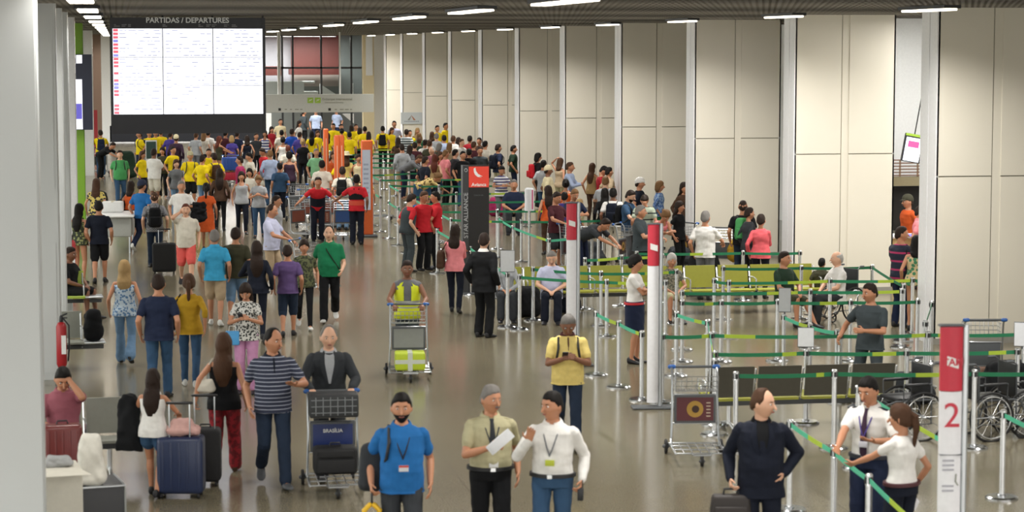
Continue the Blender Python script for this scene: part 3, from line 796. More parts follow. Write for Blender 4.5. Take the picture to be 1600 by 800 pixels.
    if top not in ('tank', 'strapless'):
        g.tube([T(-shw * .9, 0, .408), T(0, 0, .443), T(shw * .9, 0, .408)], .058 if not female else .050, 14)
        for s in (-1, 1):
            S, E, W, curl, a = arms[s]; f = (1.0 if not female else .85) * (1.12 if coat else 1)
            if long_:
                g.tube([S, S.lerp(E, .5), E], [.061 * f, .058 * f, .052 * f], 14)
                g.tube([E, E.lerp(W, .5), W.lerp(E, .03)], [.051 * f, .047 * f, .040 * f], 14)
            elif top == 'sleeve34':
                g.tube([S, S.lerp(E, .5), E, E.lerp(W, .35)], [.062 * f, .055 * f, .049 * f, .047 * f], 14)
            elif top != 'vest':
                q = .62 if not female else .48
                g.tube([S, S.lerp(E, q * .5), S.lerp(E, q)], [.060 * f, .059 * f, .061 * f], 14)
    nm = {'jacket': 'jacket', 'tee': 'shirt', 'polo': 'polo_shirt', 'tank': 'tank_top', 'vest': 'vest', 'blouse': 'blouse'}.get(top, 'shirt')
    if bot == 'dress': nm = 'dress'
    out.append((nm, remesh(g, vx * 1.15, 2, fold=.005, seed=seed + 5), ('top',), None))
    if lod < 2 and (top in ('polo', 'shirt', 'shirt_long') or coat):
        g = G(); r0 = .006 if coat else 0
        rg = []
        for q, dz, dr in ((0, .0, .006), (1, .035, -.010), (1, .037, -.004), (.4, .012, .014), (0, -.014, .026)):
            rg.append([T((.076 + dr - r0) * math.sin(a), -(.078 + dr - r0) * math.cos(a) + .004, .488 + dz + (.012 if math.cos(a) < 0 else -.022 * math.cos(a))) for a in [R(16 + 328 * j / 20) for j in range(21)]])
        rg.append(rg[0]); g.ring_loft([list(x) for x in zip(*rg)][:], cap=True)
        out.append(('collar', g.mesh('collar'), ('collar',), None))
    if coat and lod < 2:
        g = G()
        g.ring_loft([[T(x * 1.0, y, z) for x, y, z in ((-w_, yy, z), (w_, yy, z), (w_, yy + .05, z), (-w_, yy + .05, z))] for w_, yy, z in ((.012, -.162, .16), (.035, -.168, .28), (.052, -.158, .38), (.052, -.122, .46), (.04, -.085, .50))])
        out.append(('shirt_front', g.mesh('sf'), ('under',), None))
        g = G()
        for s in (-1, 1):
            g.ring_loft([[T(s * x, y, z), T(s * (x + wd), y + .012, z), T(s * (x + wd), y + .03, z), T(s * x, y + .02, z)] for x, wd, y, z in ((.010, .012, -.168, .15), (.034, .045, -.178, .27), (.054, .05, -.168, .37), (.056, .03, -.130, .46), (.05, .012, -.08, .505))])
        out.append(('lapels', g.mesh('lp'), ('top',), None))
    # ---------------- shoes
    if lod < 2 or k['near']:
        for s in (-1, 1):
            Hp, K, A, pitch = legs[s]; rp = Matrix.Rotation(R(pitch), 3, 'X') @ Matrix.Rotation(s * .12, 3, 'Z')
            ks = .9 if female else 1.0
            g = G(); o_ = A + Vector((0, 0, 0))
            rg = []
            for y, hw, hb, ht in ((.075, .020, -.06, .0), (.06, .036, -.083, .02), (.02, .041, -.085, .028), (-.05, .044, -.085, -.018), (-.12, .050, -.085, -.040), (-.165, .043, -.084, -.050), (-.195, .022, -.078, -.060)):
                c = (hb + ht) / 2; hh = (ht - hb) / 2
                rg.append([o_ + rp @ Vector((hw * ks * math.cos(2 * PI * j / 12), y * ks, c + hh * math.copysign(abs(math.sin(2 * PI * j / 12)) ** .7, math.sin(2 * PI * j / 12)))) for j in range(12)])
            g.ring_loft(rg)
            me = g.mesh('shoe'); me.materials.clear()
            out.append(('shoe', me, ('shoe',), None))
    else:
        g = G()
    # ---------------- hair
    if hair != 'none':
        g = G()
        st = {'straw': 'short', 'turban': 'long'}.get(hair, hair)
        if hair == 'beard': st = 'short'
        if hair == 'bald': st = 'fringe'
        if hair == 'afro': st = 'curly'
        hair_shell(g, HC, RH, st, 1.0 if hair != 'afro' else 1.5)
        ln = {'long': .36, 'bob': .14, 'mid': .24, 'vlong': .46}.get(hair, 0)
        if hair in ('mid', 'vlong'): hair_shell(g, HC, RH, 'long')
        if ln:
            rg = []
            for i in range(8):
                q = i / 7; z = .05 - q * (ln + .05)
                wd = .082 + .022 * math.sin(min(1, q * 1.6) * PI / 2) - .05 * max(0, q - .7) / .3
                dp = .05 + .01 * math.sin(q * PI) - .03 * max(0, q - .7) / .3
                c = HC + (RH @ Vector((0, .045 + .02 * q, min(z, .05)))) if z > -.1 else HC + RH @ Vector((0, .06, -.1)) + RL @ Vector((0, .045 * min(1, (-z - .1) / .1), z + .1))
                rg.append([c + RH @ Vector((wd * math.cos(2 * PI * j / 16), dp * math.sin(2 * PI * j / 16) - (.035 * abs(math.cos(2 * PI * j / 16)) ** 3 if z > -.12 else 0), 0)) for j in range(16)])
            g.ring_loft(rg)
        if hair == 'bun': g.ell(h(0, .12, .03), (.045, .04, .045))
        if hair == 'pony': g.tube([h(0, .09, .05), h(0, .135, .02), h(0, .13, -.10), h(0, .10, -.24)], [.025, .035, .034, .016], 10)
        out.append(('hair', remesh(g, vx * 1.1, 1, fold=.0065, seed=seed + 9), ('hair',), None))
    if k['hat'] == 'cap':
        g = G(); hair_shell(g, HC + RH @ Vector((0, 0, .006)), RH, 'cap', 1.45)
        g.ring_loft([[h(x * q, y - .0, z_ + dz) for x, y in ((-.062, -.07), (-.05, -.125), (0, -.16), (.05, -.125), (.062, -.07))] for q, z_, dz in ((1, .035, 0), (1, .035, .009))])
        out.append(('cap', remesh(g, max(vx, .008), 1), ('hat',), None))
    if k['hat'] == 'straw':
        g = G(); rg = []
        for rx, z in ((.17, .045), (.175, .05), (.10, .065), (.088, .10), (.082, .14), (.05, .155)): rg.append([h(rx * math.cos(2 * PI * j / 24), rx * 1.12 * math.sin(2 * PI * j / 24), z) for j in range(24)])
        g.ring_loft(rg); out.append(('hat', g.mesh('hat'), ('hat',), None))
    if k['beard'] and lod < 2:
        g = G()
        if k['beard'] == 'full':
            def bf(p, u):
                f = -u.y; t = sstep(.05, .25, -u.z - .12 + .0) * sstep(-.1, .25, f); kk = .82 + .205 * t
                q = head_fn(sex)(p * kk, u); return q
            g.ell(HC, (.080, .102, .123), RH, 24, 18, bf)
        g.ell(h(0, -.100, -.040), (.028, .009, .0075), RH, 12, 6)
        out.append(('beard' if k['beard'] == 'full' else 'moustache', remesh(g, vx, 1) if k['beard'] == 'full' else g.mesh('ms'), ('brow',), None))
    anchors = dict(HC=HC, T=T, arms=arms, legs=legs, P=P, HB=HB, RH=RH)
    for nme, me, sl, lb in out:
        while len(me.materials) < len(sl): me.materials.append(None)
    return out, anchors

def person(px, py, H=1.72, face=0, legs='stand', aL='down', aR='down', lean=0, turn=0, nod=0, sex='m', top='tee', tc='white', bot='jeans', bc='jean', hair='short', hc='dark', skin='m', shoe='black', label='', group=None, fat=0.0, tuck=False, hat=None, hatc='white', beard=None, under='white', at=None, grp=None, dl=0, belt=None, collar=None):
    """px, py: where the top of the head shows in the picture"""
    full = H
    sc = H / 1.725
    sit = legs.startswith('sit')
    top_z = 1.725 if not sit else 1.305
    if legs.startswith('walk'): top_z = 1.70
    top_z -= (1 - math.cos(R(lean))) * .8
    if at is not None: loc = Vector(at)
    else:
        w_ = on_z(px, py, top_z * sc); loc = Vector((w_.x, w_.y, 0))
    dist = loc.y
    lod = 0 if dist < 33 else 1 if dist < 52 else 2
    k = dict(sex=sex, legs=legs, aL=aL, aR=aR, lean=lean, turn=turn, nod=nod, top=top, bot=bot, hair=hair, lod=lod, fat=fat, tuck=tuck, hat=hat, beard=beard, near=dist < 62, dl=dl, seed=0)
    key = repr(sorted((a, str(b)) for a, b in k.items()))
    if key not in PC: PC[key] = build_parts(k)
    parts, anc = PC[key]
    bearing = math.degrees(math.atan2(loc.x, loc.y))
    rz = R(face - bearing)
    if lean and at is None:                                  # keep the head where the photo has it
        off = Matrix.Rotation(rz, 3, 'Z') @ Vector((0, -(anc['HC'].y), 0)) * sc
        loc = loc + Vector((off.x, off.y, 0))
    loc = free_spot(loc, (.25 if dist > 50 else .2) * sc, at is None and dist > 26 and not sit)
    root = thing('person', label, 'person', loc, rz, group, sc)
    roles = {'skin': SKIN[skin], 'lip': M_lip, 'brow': HM[hc if hair != 'none' else 'dark'], 'eye': M_eye, 'iris': M_iris, 'top': cm(tc), 'bot': cm(bc), 'shoe': M_shoe[shoe], 'hair': HM[hc], 'hat': mat(hatc + ' hat', COL[hatc], .8), 'under': cm(under), 'collar': cm(collar or (under if top == 'jacket' else tc))}
    for nme, me, sl, lb in parts:
        put(nme, me, [roles[r_] for r_ in sl], root)
    if belt:
        g = G(); T = anc['T']; N_ = 28; rx, ry = (.194, .146) if sex == 'm' else (.198, .150)
        fb = fat * .4
        rg = [[T((rx + fb * .5) * q * math.cos(2 * PI * j / N_), -fb * .4 + (ry + fb * .5) * q * math.sin(2 * PI * j / N_), z) for j in range(N_)] for q, z in ((1.02, .012), (1.06, .015), (1.06, .045), (1.02, .048))]
        g.ring_loft(rg); g.box(T(0, -.156 - fb * .9, .03), (.045, .008, .034), mi=1)
        g.build('belt', [mat(belt + ' belt', COL[belt], .5), M_chrome], root)
    root['_'] = 0; del root['_']
    return root, anc
# ================================================================== object builders
M_green = mat('green belt webbing', '1F7A52', .7); M_lime2 = mat('yellow green belt webbing', 'A9C23A', .7); M_mint = mat('mint belt webbing', '4FB893', .7)
POSTN = 0
def post(px, py, label=None, group=None, at=None, h=.97):
    """px,py: top of the post in the picture"""
    loc = on_z(px, py, h) if at is None else Vector(at); loc.z = 0
    loc = free_spot(loc, .17); loc.z = 0
    t = thing('queue_post', label or 'brushed steel queue barrier post', 'barrier post', loc, 0, group)
    if 'post' not in PC:
        a = G(); a.disc((0, 0, 0), .178, .022, 32); a.disc((0, 0, .02), .168, .012, 32, bev=.9); a.disc((0, 0, .03), .05, .02, 20)
        b = G(); b.tube([(0, 0, .04), (0, 0, .86)], .031, 18, round_=False)
        c = G(); c.disc((0, 0, .86), .036, .012, 20); c.tube([(0, 0, .87), (0, 0, .955)], .034, 18, round_=False); c.disc((0, 0, .95), .036, .02, 20, bev=.5)
        d = G(); d.box((0, -.034, .91), (.03, .012, .06)); d.box((0, .034, .91), (.03, .012, .06)); d.box((-.034, 0, .91), (.012, .03, .06)); d.box((.034, 0, .91), (.012, .03, .06))
        PC['post'] = [('base', a.mesh('b'), M_chrome2), ('pole', b.mesh('p'), M_chrome), ('head', c.mesh('h'), M_chrome), ('belt_slot', d.mesh('s'), M_blackm)]
        for _, me, _m in PC['post']: me.materials.clear()
    for n_, me, m_ in PC['post']:
        if len(me.materials) == 0: me.materials.append(None)
        put(n_, me, [m_], t)
    return t
def belt(pa, pb, lime=(.55, .8), sag=.012, m0=None):
    """webbing from post pa to post pb, a part of pa"""
    a = pa.location + Vector((0, 0, .91)); b = pb.location + Vector((0, 0, .91))
    d = (b - a); L = d.length; d.normalize(); a = a + d * .035; b = b - d * .035
    n = Vector((-d.y, d.x, 0)); g = G(); K = 12
    for i in range(K):
        q0, q1 = i / K, (i + 1) / K
        mi = 1 if lime and lime[0] <= (q0 + q1) / 2 <= lime[1] else 0
        rings = []
        for q in (q0, q1):
            p = a.lerp(b, q) - Vector((0, 0, sag * 4 * q * (1 - q))) - pa.location
            rings.append([p + n * s_ * .002 + Vector((0, 0, z)) for s_, z in ((-1, -.025), (1, -.025), (1, .025), (-1, .025))])
        g.ring_loft(rings, mi=mi)
    g.build('belt', [m0 or M_green, M_lime2], pa, False)
def line(pts, group, where, limes=None, m0=None, first=None):
    ps = []
    for i, (x, y) in enumerate(pts):
        ps.append(post(x, y, None, group))
        ps[-1]['label'] = 'brushed steel queue post in the %s' % where
    for i in range(len(ps) - 1):
        l = (limes[i % len(limes)] if limes else (.6, .82)); belt(ps[i], ps[i + 1], l, m0=m0)
    return ps
def gtube(name, paths, r, m, par, n=8):
    g = G()
    for p in paths: g.tube(p, r, n)
    return g.build(name, m, par)
def arc(c, r, a0, a1, ax='yz', n=10):
    out = []
    for i in range(n + 1):
        a = R(a0 + (a1 - a0) * i / n); u, v = r * math.cos(a), r * math.sin(a)
        out.append((c[0], c[1] + u, c[2] + v) if ax == 'yz' else (c[0] + u, c[1], c[2] + v) if ax == 'xz' else (c[0] + u, c[1] + v, c[2]))
    return out
M_blue = mat('blue plastic', '2B5FA8', .4); M_tyre = mat('black rubber', '1B1B1C', .7); M_greyp = mat('grey plastic', '55585B', .5)
M_steel = mat('trolley steel', 'A9ACAF', .3, metal=.8)
def cart(loc, rz, label, group=None, ad='3A1E20', pic=True, handle=True, words=None, low=False):
    t = thing('luggage_trolley', label, 'luggage trolley', loc, rz, group)
    key = 'cart'
    if key not in PC:
        out = []
        g = G()
        for s in (-1, 1):
            g.tube([(s * .30, -.52, .14), (s * .29, .05, .13), (s * .285, .16, .20), (s * .27, .19, .60), (s * .27, .24, .98), (s * .27, .30, 1.04)], .014, 8)
            g.tube([(s * .29, .1, .13), (s * .30, .30, .12)], .012, 8)
        g.tube([(-.27, .21, .72), (.27, .21, .72)], .010, 6); g.tube([(-.27, .2, .38), (.27, .2, .38)], .010, 6)
        g.tube([(-.3, .30, .12), (.3, .30, .12)], .012, 6)
        out.append(('frame', g.mesh('f'), M_steel))
        g = G()
        for x in (-.2, -.1, 0, .1, .2): g.tube([(x, -.50, .145), (x, .14, .145)], .007, 6)
        for y in (-.5, -.25, 0): g.tube([(-.3, y, .14), (.3, y, .14)], .009, 6)
        g.tube([(-.12, -.5, .14), (-.10, -.62, .14), (.10, -.62, .14), (.12, -.5, .14)], .012, 6)
        out.append(('load_deck', g.mesh('d'), M_steel))
        g = G()
        for z in (.80, .86, .92, .98):
            q = (z - .8) * .25
            g.tube([(-.25, .20, z), (-.25, -.02 - q, z), (.25, -.02 - q, z), (.25, .20, z)], .005, 5)
        for i in range(9): x = -.25 + .5 * i / 8; g.tube([(x, -.065, .98), (x, -.02, .80), (x, .2, .80)], .004, 5)
        for y in (.05, .12): g.tube([(-.25, y, .98), (-.25, y, .80), (.25, y, .80), (.25, y, .98)], .004, 5)
        out.append(('basket', g.mesh('k'), M_steel))
        g = G(); g.tube([(-.27, .31, 1.045), (.27, .31, 1.045)], .017, 10); out.append(('handle', g.mesh('h'), M_greyp))
        g = G()
        for s in (-1, 1): g.tube([(s * .24, .31, 1.045), (s * .29, .31, 1.045)], .026, 10)
        out.append(('grip_end', g.mesh('e'), M_blue))
        PC[key] = out
        wl_ = []
        for c, r in (((.33, .30, .085), .085), ((-.33, .30, .085), .085), ((0, -.56, .06), .06)):
            g = G(); M90 = Matrix.Rotation(PI / 2, 3, 'Y'); rg = []
            for q, dx in ((.55, -.014), (.95, -.016), (1, -.008), (1, .008), (.95, .016), (.55, .014)): rg.append([(c[0] + dx, c[1] + r * q * math.cos(2 * PI * j / 18), c[2] + r * q * math.sin(2 * PI * j / 18)) for j in range(18)])
            g.ring_loft(rg)
            h = G(); h.tube([(c[0] - .02, c[1], c[2]), (c[0] + .02, c[1], c[2])], r * .3, 10)
            wl_.append((g.mesh('w'), h.mesh('hub')))
        PC['cartw'] = wl_
    for n_, me, m_ in PC[key]:
        if len(me.materials) == 0: me.materials.append(m_)
        o = bpy.data.objects.new(n_, me); C.objects.link(o); o.parent = t
    for a, b in PC['cartw']:
        for me, m_ in ((a, M_tyre), (b, M_greyp)):
            if len(me.materials) == 0: me.materials.append(m_)
        o = bpy.data.objects.new('wheel', a); C.objects.link(o); o.parent = t
        p = bpy.data.objects.new('hub', b); C.objects.link(p); p.parent = o
    g = G(); g.rbox((0, .185, .555), (.50, .03, .34), .012); g.box((0, .1685, .555), (.44, .004, .28), mi=1)
    am = mat('trolley poster ' + ad, ad, .4)
    pn = g.build('poster_panel', [M_greyp, am], t)
    if pic:
        g = G(); g.tube([(0, .164, .555), (0, .1655, .555)], .10, 20, round_=False, mi=0); g.tube([(.005, .160, .555), (.005, .163, .555)], .045, 14, round_=False, mi=1)
        for k in range(5): g.box((.16, .165, .47 + k * .04), (.05, .003, .012), mi=2)
        g.build('picture', [mat('ochre print', 'B08A3A', .5), mat('dark print', '3A2418', .5), mat('cream print', 'C9B8A0', .5)], pn)
    if words: text('lettering', words, .055, M_white, pn, (0, .164, .62), bold=.001)
    return t
def suitcase(loc, rz, label, w=.45, d=.25, h=.66, c='26304A', handle=.42, group=None, soft=False, tilt=0, at_z=0):
    loc = Vector(loc); loc.z = at_z
    t = thing('suitcase', label, 'suitcase', loc, rz, group)
    if tilt: t.rotation_euler = (R(tilt), 0, rz)
    g = G(); g.rbox((0, 0, .05 + h / 2), (w, d, h), .05)
    if not soft:
        for k in range(5): g.rbox((-w * .36 + w * .18 * k, 0, .05 + h / 2), (.025, d + .012, h * .86), .01)
    m_ = mat('suitcase ' + c + (' cloth' if soft else ' shell'), c, .75 if soft else .35)
    s = g.build('shell', m_, t)
    if soft:
        g = G(); g.rbox((0, -d / 2 - .012, .05 + h * .34), (w * .84, .03, h * .48), .012); g.rbox((0, -d / 2 - .01, .05 + h * .78), (w * .8, .025, h * .26), .012)
        g.build('pocket', m_, t)
    g = G(); g.tube([(-w * .46, -d * .02, .06), (-w * .46, 0, h)], .003, 4)
    g = G(); g.tube([(-.06, 0, .05 + h), (-.05, 0, h + .085), (.05, 0, h + .085), (.06, 0, .05 + h)], .010, 6); g.build('carry_handle', M_blackm, t)
    if handle:
        g = G()
        for s_ in (-1, 1): g.tube([(s_ * .11, d * .3, h), (s_ * .11, d * .3, h + handle)], .008, 6)
        tele = g.build('telescopic_handle', M_alu, t)
        g = G(); g.tube([(-.13, d * .3, h + handle), (.13, d * .3, h + handle)], .016, 8); g.build('grip', M_blackm, tele)
    for sx in (-1, 1):
        for sy in (-1, 1):
            g = G(); c_ = (sx * (w / 2 - .05), sy * (d / 2 - .04), .028)
            g.tube([(c_[0] - .012, c_[1], c_[2]), (c_[0] + .012, c_[1], c_[2])], .027, 12, round_=False); g.box((c_[0], c_[1], .06), (.03, .03, .03)); g.build('wheel', M_tyre, t)
    return t
def blob(name, label, cat, loc, size, c, kind='cloth', rz=0, at_z=0, seed=1, group=None, rot=None, parts=None, pat=None, taper=.85):
    """soft bag shaped from a rounded box, with folds"""
    t = thing(name, label, cat, (loc[0], loc[1], at_z), rz, group)
    if rot: t.rotation_euler = rot
    g = G(); g.rbox((0, 0, size[2] / 2), size, min(size) * .38, taper=taper)
    me = remesh(g, max(size) / 34, 3, fold=.012, seed=seed)
    m_ = cm(c) if c in COL or c in PAT else mat('bag ' + c, c, .7, kind='cloth', scale=20)
    if len(me.materials) == 0: me.materials.append(None)
    put('bag_body', me, [m_], t)
    return t
def backpack(root, anc, label, c='black', side=None, group=None, small=1.0):
    """worn on the back of the person root"""
    T, sc = anc['T'], root.scale[0]
    t = thing('backpack', label, 'backpack', root.location, root.rotation_euler.z, group, sc)
    g = G(); c0 = T(0, .20, .23) if side is None else T(side * .23, .13, .10)
    g.rbox(c0, (.30 * small, .17 * small, .44 * small), .07, taper=.85)
    me = remesh(g, .014, 3, fold=.006, seed=3)
    m_ = cm(c); me.materials.append(None); put('bag_body', me, [m_], t)
    g = G(); g.rbox(c0 + Vector((0, .10 * small, -.08)), (.23 * small, .06 * small, .2 * small), .025); g.build('pocket', m_, t)
    ss = (-1, 1) if side is None else (side,)
    for s in ss:
        x = s * .11
        g = G(); g.tube([T(x * .8, .13, .42), T(x, .05, .482), T(x * 1.05, -.06, .468), T(x * 1.1, -.145, .36), T(x * 1.3, -.13, .22), T(x * 1.6, .0, .10), T(x * 1.2, .13, .06)], .016, 6, flat=1.0)
        g.build('strap', M_blackm, t)
    return t
def handbag(root, anc, label, c='black', side=-1, z=.08, size=(.14, .32, .24), strap=True, bk=0):
    T, sc = anc['T'], root.scale[0]
    t = thing('handbag', label, 'handbag', root.location, root.rotation_euler.z, None, sc)
    g = G(); c0 = T(side * (.27 - bk * .5), .03 + bk, z)
    g.rbox(c0, size, .05, taper=.8)
    me = remesh(g, .012, 3, fold=.008, seed=8); m_ = cm(c); me.materials.append(None); put('bag_body', me, [m_], t)
    g = G(); zt = z + size[2] * .4
    g.tube([T(side * (.27 - bk * .4), -.07 + bk * .9, zt), T(side * .20, -.045, .36), T(side * .13, 0, .485), T(side * .20, .09, .36), T(side * (.27 - bk * .4), .12 + bk * .6, zt)], .011, 6)
    g.build('strap', m_, t)
    return t
def bench(loc, rz, n, label, seatc='9DB43C', group=None, arm=True, pitch=.62, back=True, backc=None):
    t = thing('waiting_bench', label, 'bench', loc, rz, group)
    W = n * pitch; ms = mat('bench shell ' + seatc, seatc, .5)
    g = G(); g.bb(-W / 2, W / 2, -.04, .04, .30, .36); g.build('beam', M_greyp, t, False)
    for i in range(n):
        x = -W / 2 + (i + .5) * pitch
        g = G(); rg = []
        for y, z in ((-.26, .43), (-.22, .445), (0, .42), (.20, .415)): rg.append([(x - .28, y, z), (x + .28, y, z), (x + .28, y, z - .03), (x - .28, y, z - .03)])
        g.ring_loft(rg); g.build('seat', ms, t)
        if back:
            g = G(); rg = []
            for y, z in ((.22, .44), (.25, .60), (.30, .84)): rg.append([(x - .28, y, z), (x + .28, y, z), (x + .28, y + .025, z), (x - .28, y + .025, z)])
            g.ring_loft(rg); g.build('backrest', mat('bench shell ' + backc, backc, .5) if backc else ms, t)
    for i in range(n + 1):
        x = -W / 2 + i * pitch
        g = G(); g.tube([(x, -.04, .33), (x, .18, .42), (x, .29, .80)], .014, 6)
        if arm: g.tube([(x, .24, .62), (x, -.02, .64), (x, -.2, .62), (x, -.2, .42)], .016, 6)
        g.build('armrest', M_chrome, t)
    for x in (-W / 2 + .35, W / 2 - .35) if n > 1 else (0,):
        g = G(); g.tube([(x, 0, .32), (x, 0, .06)], .03, 10, round_=False); g.tube([(x, -.30, .03), (x, -.1, .07), (x, .1, .07), (x, .30, .03)], .024, 8); g.build('leg', M_chrome, t)
    return t
def wheelchair(loc, rz, label, group=None):
    t = thing('wheelchair', label, 'wheelchair', loc, rz, group)
    if 'wch' not in PC:
        out = []
        for s in (-1, 1):
            g = G(); g.tube(arc((s * .30, .05, .30), .30, 0, 360, n=36), .016, 8, round_=False); rim = g.mesh('w')
            h = G(); h.tube(arc((s * .33, .05, .30), .26, 0, 360, n=30), .008, 6, round_=False)
            for k in range(12): a = 2 * PI * k / 12; h.tube([(s * .30, .05, .30), (s * .30, .05 + .29 * math.cos(a), .30 + .29 * math.sin(a))], .003, 4, round_=False)
            h.tube([(s * .27, .05, .30), (s * .34, .05, .30)], .025, 10)
            out.append(('wheel', rim, M_tyre, ('hand_rim', h.mesh('r'), M_chrome)))
            g = G(); g.tube(arc((s * .24, -.42, .09), .075, 0, 360, n=16), .014, 6, round_=False); out.append(('caster', g.mesh('c'), M_tyre, None))
            g = G(); g.rbox((s * .26, -.02, .70), (.05, .34, .035), .012); out.append(('armrest', g.mesh('a'), M_blackm, None))
            g = G(); g.box((s * .12, -.62, .13), (.16, .16, .015)); out.append(('footplate', g.mesh('fp'), M_blackm, None))
        g = G()
        for s in (-1, 1):
            g.tube([(s * .24, .26, .96), (s * .24, .20, .92), (s * .24, .20, .20), (s * .24, -.30, .20), (s * .24, -.42, .16)], .012, 8)
            g.tube([(s * .24, .20, .50), (s * .24, -.30, .50), (s * .22, -.42, .46), (s * .18, -.58, .14)], .012, 8)
            g.tube([(s * .26, .19, .70), (s * .26, -.2, .70), (s * .25, -.2, .5)], .010, 8)
            g.tube([(s * .24, .26, .96), (s * .24, .34, .96)], .018, 8)
        g.tube([(-.24, .2, .25), (.24, -.2, .48)], .009, 6); g.tube([(.24, .2, .25), (-.24, -.2, .48)], .009, 6)
        out.append(('frame', g.mesh('f'), M_greyp, None))
        g = G(); g.rbox((0, -.05, .51), (.46, .44, .05), .02); out.append(('seat', g.mesh('s'), M_blackm, None))
        g = G(); g.rbox((0, .20, .72), (.46, .025, .40), .01); out.append(('backrest', g.mesh('b'), M_blackm, None))
        PC['wch'] = out
    for n_, me, m_, sub in PC['wch']:
        if len(me.materials) == 0: me.materials.append(m_)
        o = bpy.data.objects.new(n_, me); C.objects.link(o); o.parent = t
        if sub:
            if len(sub[1].materials) == 0: sub[1].materials.append(sub[2])
            p = bpy.data.objects.new(sub[0], sub[1]); C.objects.link(p); p.parent = o
    return t
def facing(loc, face=0):
    return R(face) - math.atan2(loc[0], loc[1])
# ================================================================== large things first
# check-in totem "2", right foreground
def pole_sign(px, py, label, top_h=2.485, big=False):
    loc = on_z(px, py, top_h); loc.z = 0
    t = thing('sign_totem', label, 'sign', loc, facing(loc, 8 if not big else 14))
    M_r = mat('signal red panel', 'C22B3F', .4); M_w = mat('white sign panel', 'E6E6EA', .35)
    w_ = .074 if not big else .094
    g = G(); rg = []
    def sec(z): return [(-w_, -.02, z), (-w_ * .5, -.055, z), (0, -.065, z), (w_ * .5, -.055, z), (w_, -.02, z), (w_, .02, z), (-w_, .02, z)]
    g.ring_loft([sec(.08), sec(1.93)]); body = g.build('lower_panel', M_w, t)
    g = G(); g.ring_loft([sec(1.935), sec(2.485)]); up = g.build('upper_panel', M_r, t)
    g = G(); g.tube([(w_ + .03, .01, .03), (w_ + .03, .01, 2.5)], .030, 14, round_=False); g.build('pole', M_alu, t)
    g = G(); g.rbox((0, 0, 2.495), (2 * w_ + .03, .09, .02), .008); g.build('cap', M_greyp, t)
    g = G(); g.rbox((.03, .0, .014), (.62, .28, .028), .012); g.build('base', M_greyp, t)
    g = G(); g.quad([(-.05, -.068, 2.16), (.05, -.068, 2.13), (.05, -.068, 2.21), (-.05, -.068, 2.24)]); g.build('logo_patch', M_white, up)
    if big:
        text('numeral', '2', .30, M_r, body, (-.0, -.068, 1.72))
        text('lettering', 'TAM', .085, M_r, up, (0, -.071, 2.185), bold=.002)
        g = G()
        for z in (1.34, 1.30, 1.26, 1.12, 1.08, .78, .74): g.bb(-.075, -.075 + .10 + .03 * ((z * 100) % 2), -.069, -.066, z - .008, z + .008)
        g.build('small_print', mat('grey print', 'A9A9B2', .6), body)
        g = G(); g.tube([(.045, -.068, 1.22), (.04, -.069, 1.16), (.06, -.068, 1.13)], .006, 6); g.tube([(.03, -.068, .70), (.05, -.068, .70)], .02, 6); g.build('pictogram', M_txt, body)
        g = G(); g.bb(-w_ - .001, w_, -.067, -.0, 1.385, 1.39); g.build('joint', M_greyp, body)
    return t
pole_sign(1487, 510, 'tall red and white check-in totem with a red number 2, right foreground', big=True)
pole_sign(893, 318, 'slim red topped sign totem standing behind the man in yellow polo')
pole_sign(1021, 351, 'slim red topped sign totem beside the uniformed woman with crossed arms')

# black airline totem
loc = on_z(745, 258, 2.62); loc = Vector((loc.x, 43.4, 0)); loc.x = on_y(745, 300, 43.4).x
t = thing('airline_totem', 'black airline totem with a red logo square and vertical lettering', 'sign', loc, facing(loc, 12))
k_ = 3500 * 1.0 / 44.2
zt = on_y(745, 258, 43.4).z
g = G(); g.bb(-.19, .22, -.12, .12, .05, zt); g.build('body', mat('matt black totem', '1B1A1B', .5), t, False)
g = G(); g.bb(-.19 - .1, -.192, -.13, .13, .05, zt - .0); g.tube([(-.30, -.13, .05), (-.30, -.13, zt)], .012, 6); side_ = g.build('side_panel', mat('charcoal side panel', '38393B', .45), t, False)
g = G(); g.bb(-.30, .23, -.2, .2, 0, .05); g.build('base', M_greyp, t, False)
zl = on_y(745, 292, 43.4).z
g = G(); g.bb(-.185, .215, -.128, -.12, zl, zt - .02); lg = g.build('logo_panel', mat('vermilion logo panel', 'C23A2B', .45, emit=.25), t, False)
hz_ = (zl + zt) / 2
g = G(); P_ = [(-.09, .14), (-.055, .16), (-.04, .08), (.0, .02), (.09, -.035), (.02, -.03), (.07, -.06), (-.01, -.045), (-.06, .0), (-.085, .06)]
g.ring_loft([[(x, -.1305, hz_ + .03 + z * .9) for x, z in P_], [(x, -.128, hz_ + .03 + z * .9) for x, z in P_]]); g.build('bird_emblem', M_white, lg, False)
text('lettering', 'Avianca', .095, M_white, lg, (.015, -.129, zl + .05), bold=.002)
text('lettering', 'CHECK-IN', .04, M_greyp, t, (.01, -.121, zl - .16))
text('lettering', 'STAR ALLIANCE', .125, mat('pale grey print', 'A9ACAE', .6), side_, (-.245, -.1315, zl - .55), rot=(PI / 2, -PI / 2, 0), bold=.001)
g = G(); g.tube(arc((-.245, -.131, zt - .09), .03, 0, 360, ax='xz', n=16), .006, 6, round_=False); g.build('emblem', mat('pale grey print', 'A9ACAE'), side_)

